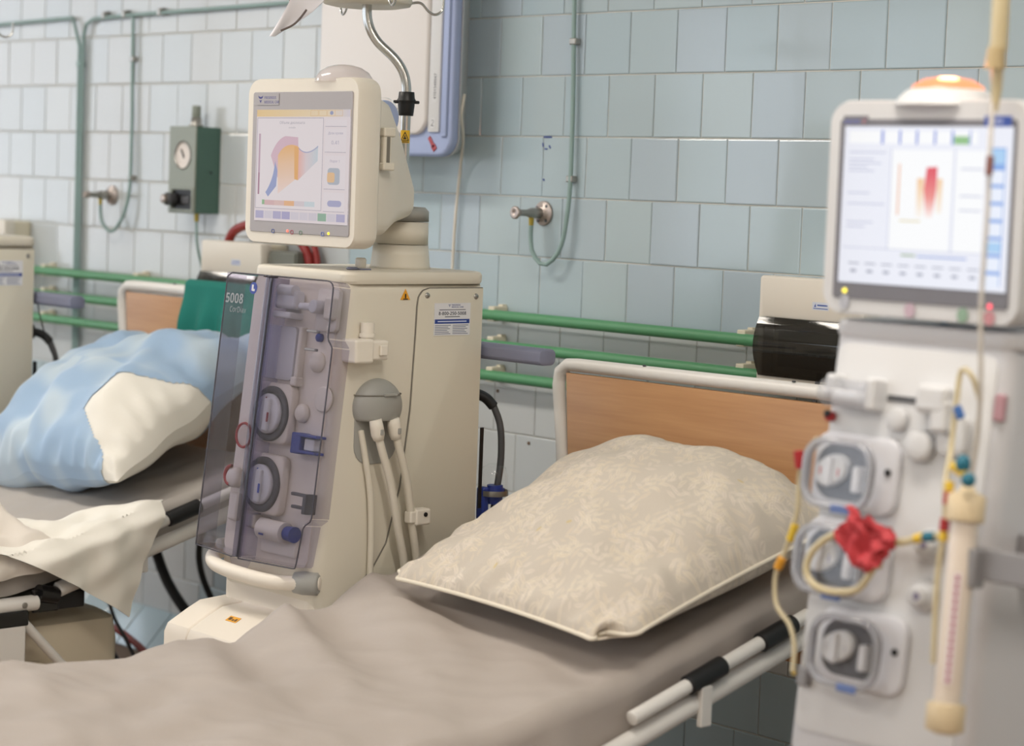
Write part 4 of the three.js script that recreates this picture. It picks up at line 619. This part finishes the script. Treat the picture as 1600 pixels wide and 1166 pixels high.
  add('blue_clip', X(rbox(0.012, 0.02, 0.01, 0.003), ...fp(0.118, 1.208, 0.055), 0, 0, 0.5), M('#3f6fb4', 0.45), v);
  const ar = thing('arterial_line', 'pale blood line looped over the middle pump of the white machine', 'blood line');
  const lp = []; for (let i = 0; i <= 14; i++) { const s = -0.25 + i / 14 * 5.9; lp.push(fp(-0.05 + Math.cos(s) * 0.066 * (1 - 0.1 * Math.sin(s)), 0.968 + Math.sin(s) * 0.045 + 0.012 * Math.cos(s), 0.062)); }
  add('tube', tube([fp(0.13, 1.03, 0.06), fp(0.1, 1.028, 0.06), fp(0.06, 1.015, 0.065), fp(0.032, 1.005, 0.066), ...lp.reverse().slice(1)], 0.0058), mat.tubing, ar);
  add('teal_fitting', rod(fp(0.105, 1.028, 0.06), fp(0.088, 1.025, 0.06), 0.0075), mat.tealPlastic, ar); add('yellow_fitting', rod(fp(0.086, 1.0245, 0.06), fp(0.074, 1.02, 0.063), 0.007), mat.yellow, ar); add('teal_fitting', rod(fp(0.034, 1.008, 0.066), fp(0.022, 1.004, 0.066), 0.0085), mat.tealPlastic, ar);
  const rt = thing('red_tape', 'crumpled red tape stuck on the blood line of the white machine', 'tape');
  add('tape', sheet((u, w) => { const x = -0.045 + 0.085 * u + 0.012 * Math.sin(w * 5), y = 1.052 - 0.075 * w * (0.55 + 0.45 * Math.sin(u * 2.6)) - 0.02 * u + 0.008 * n2(u * 4, w * 4); return fp(x, y, 0.078 + 0.011 * n2(u * 3 + 5, w * 3.3)); }, 14, 12, 0.002), M('#c23a42', 0.6), rt);
  const sl = thing('side_line', 'thin yellowish tube hanging off the white machine over the bed rail', 'tube');
  add('tube', tube([fp(-0.15, 1.14, 0.03), fp(-0.188, 1.085, 0.012), fp(-0.186, 1.02, 0.01), fp(-0.204, 0.957, 0.005), fp(-0.221, 0.915, 0.0), fp(-0.212, 0.87, 0.0), fp(-0.18, 0.846, 0.004), fp(-0.16, 0.82, 0.012), fp(-0.15, 0.78, 0.02)], 0.004), mat.tubing, sl);
  add('red_cap', rod(fp(-0.19, 1.115, 0.02), fp(-0.186, 1.09, 0.016), 0.008), mat.red, sl); add('yellow_clip', rod(fp(-0.188, 1.0, 0.008), fp(-0.196, 0.975, 0.006), 0.0068), mat.yellow, sl); add('orange_clip', rod(fp(-0.209, 0.945, 0.004), fp(-0.217, 0.928, 0.002), 0.007), mat.orange, sl);
}

// ------------------------------------------------------------------ beds
function bed(o) {
  const t = thing('hospital_bed', o.label, 'bed', o.xc, 0, 0.30, 'hospital beds'), H = 0.52, W = 0.445;      // local z = 0 at the headboard
  const hb = add('headboard_frame', tube([[-H + 0.075, 0.25, 0.0], [-H + 0.035, 0.885, 0.0], [-H + 0.004, 1.112, 0], [H - 0.004, 1.117, 0], [H - 0.035, 0.885, 0], [H - 0.075, 0.25, 0]].map(([x, y, z]) => [x, y + o.dy, z]), 0.0155, 0.05, 18), mat.bedWhite, t);
  const wood = M('#ffffff', 0.4, 0, { map: woodTex });
  const pg = extr([[-0.435, 0.55], [0.435, 0.55], [0.48, 1.093], [-0.48, 1.093]], 0.018, 0.002, 2); { const p = pg.attributes.position, uv = pg.attributes.uv; for (let i = 0; i < p.count; i++) uv.setXY(i, p.getX(i) * 0.9 + 0.5 + o.grain, p.getY(i) * 0.9); }
  const pn = add('headboard_panel', X(pg, 0, o.dy, -0.009), wood, t); tag(pn, 'beech wood headboard panel');
  for (const [x, y] of [[-0.24, 1.128], [0.18, 1.131]]) add('frame_plug', X(disc(0.004, 0.003, 0.0005, 10), x, y + o.dy, 0.006, -rot), mat.darkGrey, t);
  const h = [o.hz, o.hy], s = Math.tan(o.ang), at = (z, d) => o.hy + (h[0] - z) * s + d;     // backrest line
  for (const sx of [-1, 1]) {
    const x = sx * (W - 0.01), xi = sx * (W - 0.028);
    add('backrest_rail', rod([x, at(0.12, 0), 0.12], [x, at(h[0] - 0.05, 0), h[0] - 0.05], 0.0185, 18), mat.bedWhite, t);
    add('seat_rail', rod([x, o.hy - 0.01, h[0] + 0.01], [x, o.hy - 0.02, 2.05], 0.0185, 18), mat.bedWhite, t);
    add('hinge_joint', [X(cyl(0.021, 0.021, 0.05, 20), x, at(h[0] - 0.02, 0), h[0] - 0.02, rot - 0.2), bx(x - 0.006, x + 0.006, o.hy - 0.035, o.hy + 0.02, h[0] - 0.05, h[0] + 0.02)], mat.blackGloss, t);
    for (const z of [h[0] - 0.1, h[0] + 0.05]) add('rail_bolt', X(disc(0.007, 0.003, 0.001, 14), x + sx * 0.018, z < h[0] ? at(z, 0) : o.hy - 0.01, z, 0, sx * rot), mat.steel, t);
    add('mattress_stop', rod([xi + sx * 0.025, at(0.26, o.up), 0.26], [xi + sx * 0.025, at(0.74, o.up), 0.74], 0.0135, 14), mat.bedWhite, t);
    for (const z of o.sleeves) add('black_sleeve', rod([xi + sx * 0.025, at(z - 0.045, o.up), z - 0.045], [xi + sx * 0.025, at(z + 0.045, o.up), z + 0.045], 0.019, 16), mat.black, t);
    add('strap_bracket', X(rbox(0.012, 0.075, 0.03, 0.003), x + sx * 0.018, at(0.56, -0.005), 0.56), mat.bedWhite, t);
    { const lg = add('leg', bx(x - 0.03, x + 0.02, 0.06, o.hy - 0.055, 0.875, 0.955, 0.006), mat.bedWhite, t); add('leg_cap', bx(x - 0.032, x + 0.022, o.hy - 0.058, o.hy - 0.022, 0.87, 0.96, 0.004), mat.blackGloss, lg); }
    add('leg', bx(x - 0.03, x + 0.02, 0.06, o.hy - 0.03, 1.9, 1.96, 0.006), mat.bedWhite, t);
    for (const z of [0.93, 1.93]) add('castor', [X(cyl(0.05, 0.05, 0.03, 24), x - 0.005, 0.05, z, 0, 0, rot)], mat.darkGrey, t);
    add('strut', rod([x, o.hy - 0.04, 0.885], [x - sx * 0.01, 0.30, 0.72], 0.0115, 14), mat.bedWhite, t);
    add('rail_block', bx(x - 0.02, x + 0.006, o.hy - 0.033, o.hy + 0.008, h[0] - 0.12, h[0] - 0.045, 0.004), mat.black, t);
  }
  add('mattress_deck', [X(rbox(0.80, 0.02, 0.78, 0.004), 0, at(0.5, -0.02), 0.5, Math.atan(s)), bx(-0.40, 0.40, o.hy - 0.03, o.hy - 0.01, h[0], 2.05)], M('#b9b6ae', 0.6), t);
  add('cross_bar', [bx(-W + 0.02, W - 0.02, 0.2, 0.25, 0.62, 0.68), bx(-W + 0.02, W - 0.02, o.hy - 0.06, o.hy - 0.02, 1.9, 1.94), bx(-W + 0.02, W - 0.02, o.hy - 0.07, o.hy - 0.03, 0.9, 0.95)], mat.bedWhite, t);
  add('drive_housing', loft([[0.9, 0.12], [1, 0.15], [1, 0.38], [0.96, 0.43], [0.8, 0.445]].map(([k, y]) => rr(0.42 * k, 0.26 * k, 0.04, 5).map(([a, b]) => [a + 0.18, y, 0.70 - b])), 0.5), M('#cfc4ae', 0.5), t);
  add('control_box', bx(0.35, 0.42, 0.25, 0.35, 0.80, 0.87, 0.006), M('#c6bba6', 0.5), t);
  return t;
}
bed({ label: 'white tube bed with wooden headboard under the patterned pillow', xc: -2.94, dy: 0.0, hy: 0.49, hz: 0.93, up: 0.045, ang: 0.265, grain: 0, sleeves: [0.35, 0.55] });
bed({ label: 'white tube bed with wooden headboard under the blue pillow', xc: -4.745, dy: 0.078, hy: 0.512, hz: 0.83, up: 0.056, ang: 0.283, grain: 0.37, sleeves: [0.435] });

const greySheet = M('#aea59e', 0.6, 0, { sheen: 0.2 });
// mattress skin: cross-sections along z
function mattress(t, xc, hw, yt, z0, z1, drop, extra, seg = 96) {
  const rings = [];
  for (let j = 0; j <= seg; j++) {
    const z = z0 + (z1 - z0) * j / seg, y = yt(z), R = [];
    const e = 0.02 * Math.exp(-Math.min(j, seg - j) * 0.9);
    const N = 44, pts = [[-1, -1]];
    for (let i = 0; i <= 6; i++) pts.push([-1, -1 + i / 6]);
    for (let i = 0; i <= N; i++) pts.push([-1 + 2 * i / N, 0.0001]);
    for (let i = 0; i <= 6; i++) pts.push([1, -i / 6]);
    for (const [a, b] of pts) {
      const edge = 1 - Math.abs(a), top = b > 0, rd = top ? 0.022 * (1 - Math.min(1, edge / 0.05)) ** 2 : 0;
      const [dx, dy, dz] = extra ? extra(a, top ? 0 : b, z) : [0, 0, 0];
      R.push([xc + a * hw + dx, y - rd - e + (top ? 0 : b * drop - 0.022) + dy, z + dz]);
    }
    rings.push(R);
  }
  return loft(rings.reverse(), 1.2);
}
const y1 = (z) => 0.596 + 0.285 * (Math.log(1 + Math.exp((1.2 - z) * 10)) / 10);
const y2 = (z) => 0.59 + 0.30 * (Math.log(1 + Math.exp((1.14 - z) * 14)) / 14);
const g1 = (x, c, w) => Math.exp(-(((x - c) / w) ** 2));
{
  const t = thing('mattress', 'grey vinyl covered mattress rumpled in folds, under the patterned pillow', 'mattress');
  const fold = (a, b, z) => {
    const L = smooth(0.5, -1.0, a), x = (a + 1) * 0.415;        // x: metres from the far edge
    const ridge = (c, k, w, amp, end) => { const q = z - (c + k * x), ww = w * (1 + 1.6 * x); return amp * Math.exp(-(Math.hypot(q / (q > 0 ? ww * 1.5 : ww * 0.7), 0.25) ** 1.5) + 0.125) * smooth(end, 0.03, x); };
    let h = ridge(0.76, 0.3, 0.05, 0.022, 0.4) + ridge(0.93, 0.36, 0.045, 0.030, 0.85) + ridge(1.15, 0.42, 0.04, 0.036, 0.85) + ridge(1.33, 0.55, 0.04, 0.014, 0.7) + ridge(1.42, 0.36, 0.07, 0.020, 0.9) + ridge(1.78, 0.3, 0.1, 0.022, 0.9);
    h -= ridge(1.04, 0.4, 0.035, 0.010, 0.7) + ridge(1.27, 0.45, 0.04, 0.016, 0.7);
    const far = smooth(0.9, 1.1, z);
    h += far * 0.010 * n2(z * 3.2 - x * 2 + 3, x * 4) + far * 0.004 * (1 - Math.abs(n2(z * 5 - 2 * x, x * 4 + 9))) ** 2 + 0.002 * n2(z * 14, x * 9);
    return [b < 0 ? 0.012 * n2(z * 7, a * 2) * -b + (a < 0 ? -0.02 * -b * L : 0) : 0, (b < 0 ? 0.6 : 1) * h, 0];
  };
  add('cover', mattress(t, -2.945, 0.415, y1, 0.40, 2.4, 0.085, fold, 150), greySheet, t);
  const t2 = thing('mattress', 'grey vinyl covered mattress under the blue pillow', 'mattress');
  add('cover', mattress(t2, -4.745, 0.41, y2, 0.42, 2.4, 0.055, (a, b, z) => [0, 0.004 * n2(z * 6, a * 4), 0]), M('#aba59f', 0.6), t2);
}
// pillows
function pillowGeo(w, l, th, o = {}) {
  const n = o.n || 56, pos = [], idx = [], uv = [];
  for (const s of [1, -1]) for (let j = 0; j <= n; j++) for (let i = 0; i <= n; i++) {
    let u = -1 + 2 * i / n, v = -1 + 2 * j / n;
    const su = Math.sin(u * rot), sv = Math.sin(v * rot); u = 0.55 * u + 0.45 * su; v = 0.55 * v + 0.45 * sv;
    const pin = 0.055; let x = u * w / 2 * (1 - pin * (1 - v * v) * u * u); let z = v * l / 2 * (1 - pin * (1 - u * u) * v * v);
    const eu = 1 - u * u, ev = 1 - v * v; let h = th / 2 * Math.pow(Math.max(0, eu), o.ex || 0.42) * Math.pow(Math.max(0, ev), o.ex || 0.42);
    const edge = Math.min(eu, ev);
    if (o.rise) h *= 1 - o.rise * (v > 0 ? v * 1.1 : v);
    h *= (s > 0 ? (o.top ?? 1.25) : (o.bottom ?? 0.75));
    let wr = 0; if (edge > 0.001 && s > 0) wr = (o.wr ?? 0.006) * (n2(x * 7 + (o.seed || 0), z * 7) * smooth(0, 0.3, edge) + 0.9 * Math.sin((Math.abs(u) > Math.abs(v) ? z : x) * 95 + 4 * n2(x * 3, z * 3)) * smooth(0, 0.1, edge) * smooth(0.5, 0.12, edge) * 0.6);
    if (o.fold) { const c = smooth(0.80, 1, u) * smooth(0.80, 1, v); x -= 0.07 * c; z -= 0.028 * c; const c2 = smooth(0.9, 1, -u) * smooth(0.9, 1, v); x += 0.02 * c2; z -= 0.02 * c2; }
    const d = o.def ? o.def(x, z, s) : [0, 0, 0];
    pos.push(x + d[0], s * h + wr + d[1], z + d[2]); uv.push(x, z);
  }
  const W = n + 1, T = W * W;
  for (let j = 0; j < n; j++) for (let i = 0; i < n; i++) { const a = j * W + i; idx.push(a, a + W, a + 1, a + 1, a + W, a + W + 1); const b = a + T; idx.push(b, b + 1, b + W, b + 1, b + W + 1, b + W); }
  const g = new THREE.BufferGeometry(); g.setAttribute('position', new THREE.Float32BufferAttribute(pos, 3)); g.setAttribute('uv', new THREE.Float32BufferAttribute(uv, 2)); g.setIndex(idx); g.computeVertexNormals();
  const rimPts = []; const add_ = (i, j) => rimPts.push([0, 1, 2].map(k => pos[(j * W + i) * 3 + k]));
  for (let i = 0; i < n; i += 2) add_(i, 0); for (let j = 0; j < n; j += 2) add_(n, j); for (let i = n; i > 0; i -= 2) add_(i, n); for (let j = n; j > 0; j -= 2) add_(0, j);
  g.userData.rim = rimPts; return g;
}
const leafTex = canvas(1024, 1024, (c) => {
  c.fillStyle = '#cfc8bd'; c.fillRect(0, 0, 1024, 1024);
  for (let k = 0; k < 16000; k++) { c.fillStyle = rnd() < 0.5 ? 'rgba(255,255,245,0.10)' : 'rgba(120,115,105,0.08)'; c.fillRect(rnd() * 1024, rnd() * 1024, 2, 2); }
  const leaf = (x, y, a, s, col) => { for (const ox of [-1024, 0, 1024]) for (const oy of [-1024, 0, 1024]) { if (x + ox < -90 || x + ox > 1114 || y + oy < -90 || y + oy > 1114) continue; c.save(); c.translate(x + ox, y + oy); c.rotate(a); c.fillStyle = col; c.beginPath(); c.moveTo(0, 0); c.quadraticCurveTo(s * 0.5, -s * 0.34, s, 0); c.quadraticCurveTo(s * 0.5, s * 0.28, 0, 0); c.fill(); c.strokeStyle = 'rgba(196,188,176,0.7)'; c.lineWidth = 2; c.beginPath(); c.moveTo(s * 0.1, 0); c.lineTo(s * 0.9, 0); c.stroke(); c.restore(); } };
  for (let k = 0; k < 300; k++) { const x = rnd() * 1024, y = rnd() * 1024, a = rnd() * 6.3, col = ['rgba(233,224,206,0.5)', 'rgba(228,218,198,0.5)', 'rgba(234,227,214,0.5)'][k % 3]; for (let q = 0; q < 4; q++) leaf(x + q * 20 * Math.cos(a), y + q * 20 * Math.sin(a), a + (q % 2 ? 0.9 : -0.9) + 0.2 * rnd(), 36 + 30 * rnd(), col); }
  for (let k = 0; k < 5; k++) { c.fillStyle = 'rgba(205,180,90,0.35)'; c.beginPath(); c.ellipse(rnd() * 1024, rnd() * 1024, 14, 7, rnd() * 3, 0, 7); c.fill(); }
});
leafTex.repeat.set(2.1, 2.1);
{
  const t = thing('pillow', 'off-white pillow with leafy damask print before the wooden headboard', 'pillow', -2.838, 0.812, 0.735);
  t.rotation.set(0.30, -0.08, 0);
  const g = pillowGeo(0.68, 0.64, 0.20, { wr: 0.009, seed: 3, top: 1.42, bottom: 0.8, fold: 1, rise: 0.38, ex: 0.5, def: (x, z, s) => [0, s > 0 ? 0.018 * smooth(0.1, -0.28, z) * smooth(0.32, 0.2, Math.abs(x)) * smooth(-0.318, -0.26, z) : 0, 0] });
  add('pillow_body', g, M('#f6f3f0', 0.85, 0, { map: leafTex, sheen: 0.2 }), t);
  add('piping', tube(g.userData.rim, 0.0042, 0, 8, true), M('#e4dccb', 0.85), t);
}
{
  const t = thing('pillow', 'white pillow in a thin pale blue case on the bed', 'pillow', -4.79, 0.873, 0.62);
  t.rotation.order = 'ZXY'; t.rotation.set(0.52, 0, 0.13);
  const def = (x, z, s) => [0, 0.02 * n2(x * 4 + 9, z * 4), 0];
  const g = pillowGeo(0.80, 0.62, 0.27, { wr: 0.012, seed: 11, def, n: 64 });
  add('pillow_body', g, mat.linen, t);
  const gb = pillowGeo(0.803, 0.624, 0.276, { wr: 0.013, seed: 11, def, n: 88 });
  { // the case ends in a slanting open hem, the white pillow shows beyond it
    const p = gb.attributes.position, ix = gb.index.array, keep = [];
    const ok = (i) => p.getX(i) < 0.21 + 0.24 * smooth(0.14, -0.14, p.getZ(i)) + 0.14 * smooth(0.16, 0.3, p.getZ(i)) + 0.01 * n2(p.getZ(i) * 9, 2);
    for (let k = 0; k < ix.length; k += 3) if (ok(ix[k]) && ok(ix[k + 1]) && ok(ix[k + 2])) keep.push(ix[k], ix[k + 1], ix[k + 2]);
    gb.setIndex(keep);
  }
  const bt = dataTex(256, 256, (u, v) => { const k = n2(u * 3 + 2, v * 5) + 0.5 * n2(u * 9, v * 7); const b = smooth(-0.5, 0.9, k); return [0.66 + 0.13 * b, 0.77 + 0.09 * b, 0.885 + 0.03 * b]; });
  add('pillow_case', gb, M('#ffffff', 0.8, 0, { map: bt, transmission: 0.25, thickness: 0 }), t);
}
{ // green cloth over the headboard
  const t = thing('green_cloth', 'green cotton cloth draped over the wooden headboard', 'cloth');
  const yTop = 1.209, z0 = 0.30, r = 0.019;
  add('cloth', sheet((u, v) => {
    const x = -4.915 + 0.36 * u, s = -0.10 + 0.30 * v; let y, z;
    const c = Math.PI * r;
    if (s < 0) { y = yTop - 0.004 + s; z = z0 - r; } else if (s < c) { const a = s / r; y = yTop - 0.004 + r * Math.sin(a); z = z0 - r * Math.cos(a); } else { y = yTop - 0.004 - (s - c); z = z0 + r + 0.012 * smooth(0, 0.12, s - c) * (1 + Math.sin(u * 22 + 2 * v)); }
    return [x + 0.01 * (s - 0.1) * Math.sin(u * 9), y, z];
  }, 60, 48, 0.003), mat.teal, t);
}
{ // crumpled sheet and hanging towel on the far bed
  const t = thing('bed_sheet', 'crumpled off-white sheet bunched on the bed beside the blue pillow', 'bed sheet');
  add('cloth', sheet((u, v) => {
    const z = 1.02 + 0.85 * v, p = -0.50 + 0.545 * u;    // p > 0 hangs over the side
    const ex = -4.318, bump = 0.115 * smooth(0, 0.25, u) * smooth(0, 0.2, v) * (0.75 + 0.4 * n2(u * 3, v * 4 + 3)) * smooth(0.98, 0.7, u) + 0.018 * n2(u * 7, v * 9) * smooth(0, 0.1, u);
    return p < 0 ? [ex + p, y2(z) + 0.006 + bump, z] : [ex + 0.012 + 0.01 * n2(z * 8, p * 8), y2(z) + 0.006 - p * 0.85 + bump * smooth(0.06, 0, p), z];
  }, 60, 60, 0.003), mat.linenPink, t);
  const w = thing('towel', 'white towel hanging with its corner down over the bed side', 'towel');
  const Q = [[0.265, 0.905], [0.02, 0.79], [-0.24, 1.06], [0.03, 1.27]];
  add('cloth', sheet((u, v) => {
    let p = (1 - u) * (1 - v) * Q[0][0] + u * (1 - v) * Q[1][0] + u * v * Q[2][0] + (1 - u) * v * Q[3][0]; const z = (1 - u) * (1 - v) * Q[0][1] + u * (1 - v) * Q[1][1] + u * v * Q[2][1] + (1 - u) * v * Q[3][1];
    if (p > 0) p = 0.265 * Math.pow(p / 0.265, 1.45);
    const y = y2(z) + 0.03, f = 0.008 * n2(z * 9 + 4, p * 9) + 0.006 * Math.sin(z * 46 + p * 14);
    const over = 0.025, hang = Math.max(0, p - over);
    return p < over ? [-4.318 + p, y + f + 0.03 * smooth(1.0, 1.25, z) * smooth(0, -0.1, p), z] : [-4.293 + 0.035 * smooth(0, 0.03, hang) + f, y - hang, z + 0.05 * hang];
  }, 44, 44, 0.003), mat.linen, w);
}
// cables and hoses near the floor
{
  let t = thing('corrugated_hose', 'thick black hose running down the wall behind the towel', 'hose');
  add('hose', tube([[-5.21, 0.75, 0.17], [-5.205, 0.5, 0.19], [-5.2, 0.418, 0.2], [-5.175, 0.374, 0.2], [-5.133, 0.324, 0.2], [-5.073, 0.277, 0.2], [-5.0, 0.236, 0.2], [-4.8, 0.15, 0.21], [-4.6, 0.12, 0.24]], 0.0155, 0, 14), mat.black, t);
  t = thing('rubber_cable', 'thin black cable beside the cream machine\'s front bar', 'cable');
  add('cable', tube([[-5.03, 0.75, 0.15], [-5.028, 0.5, 0.16], [-5.023, 0.417, 0.17], [-5.004, 0.36, 0.17], [-4.957, 0.302, 0.17], [-4.9, 0.25, 0.17], [-4.75, 0.16, 0.18]], 0.0095), mat.black, t);
  t = thing('power_cable', 'dark red cable looping above the floor below the towel', 'cable');
  add('cable', tube([[-5.5, 0.15, 0.25], [-5.437, 0.153, 0.25], [-5.343, 0.16, 0.25], [-5.24, 0.14, 0.25], [-5.172, 0.118, 0.25], [-5.0, 0.05, 0.27], [-4.8, 0.013, 0.3], [-4.3, 0.013, 0.35]], 0.0105), mat.hoseRed, t);
  t = thing('power_cable', 'thick black cable slanting to the floor below the red cable', 'cable');
  add('cable', tube([[-5.45, 0.26, 0.33], [-5.34, 0.2, 0.35], [-5.274, 0.165, 0.35], [-5.187, 0.114, 0.35], [-5.05, 0.03, 0.36], [-4.8, 0.016, 0.4]], 0.015), mat.black, t);
  t = thing('power_cable', 'thin grey cable hanging below the towel\'s corner', 'cable');
  add('cable', tube([[-5.15, 0.45, 0.40], [-5.135, 0.297, 0.4], [-5.106, 0.247, 0.4], [-5.049, 0.2, 0.4], [-4.98, 0.13, 0.4], [-4.9, 0.04, 0.42], [-4.7, 0.01, 0.46]], 0.0055), mat.cable, t);
}
{ // paper hanging from the pole top
  const t = thing('paper_sheet', 'white folded paper hanging at the infusion pole\'s top', 'paper');
  const Lp = new Poly([[-3.64, 1.809, 1.007], [-3.618, 1.888, 0.976], [-3.608, 1.96, 0.961]].map(p => V3(...p))), Rp = new Poly([[-3.639, 1.8095, 1.006], [-3.594, 1.859, 0.954], [-3.576, 1.89, 0.932], [-3.55, 1.96, 0.90]].map(p => V3(...p)));
  add('paper', sheet((u, v) => { const p = Lp.getPoint(v).lerp(Rp.getPoint(v), u); return [p.x + 0.006 * Math.sin(u * 5 + v * 4), p.y, p.z + 0.008 * Math.sin(u * 4 + 1)]; }, 12, 16, 0.0012), M('#ecebf0', 0.8), t);
  add('torn_edge', tube([[-3.627, 1.822, 0.994], [-3.61, 1.836, 0.974], [-3.6, 1.853, 0.962], [-3.592, 1.868, 0.955]], 0.0022, 0, 6), M('#6d625e', 0.7), t);
}
renderer.render(scene, camera);
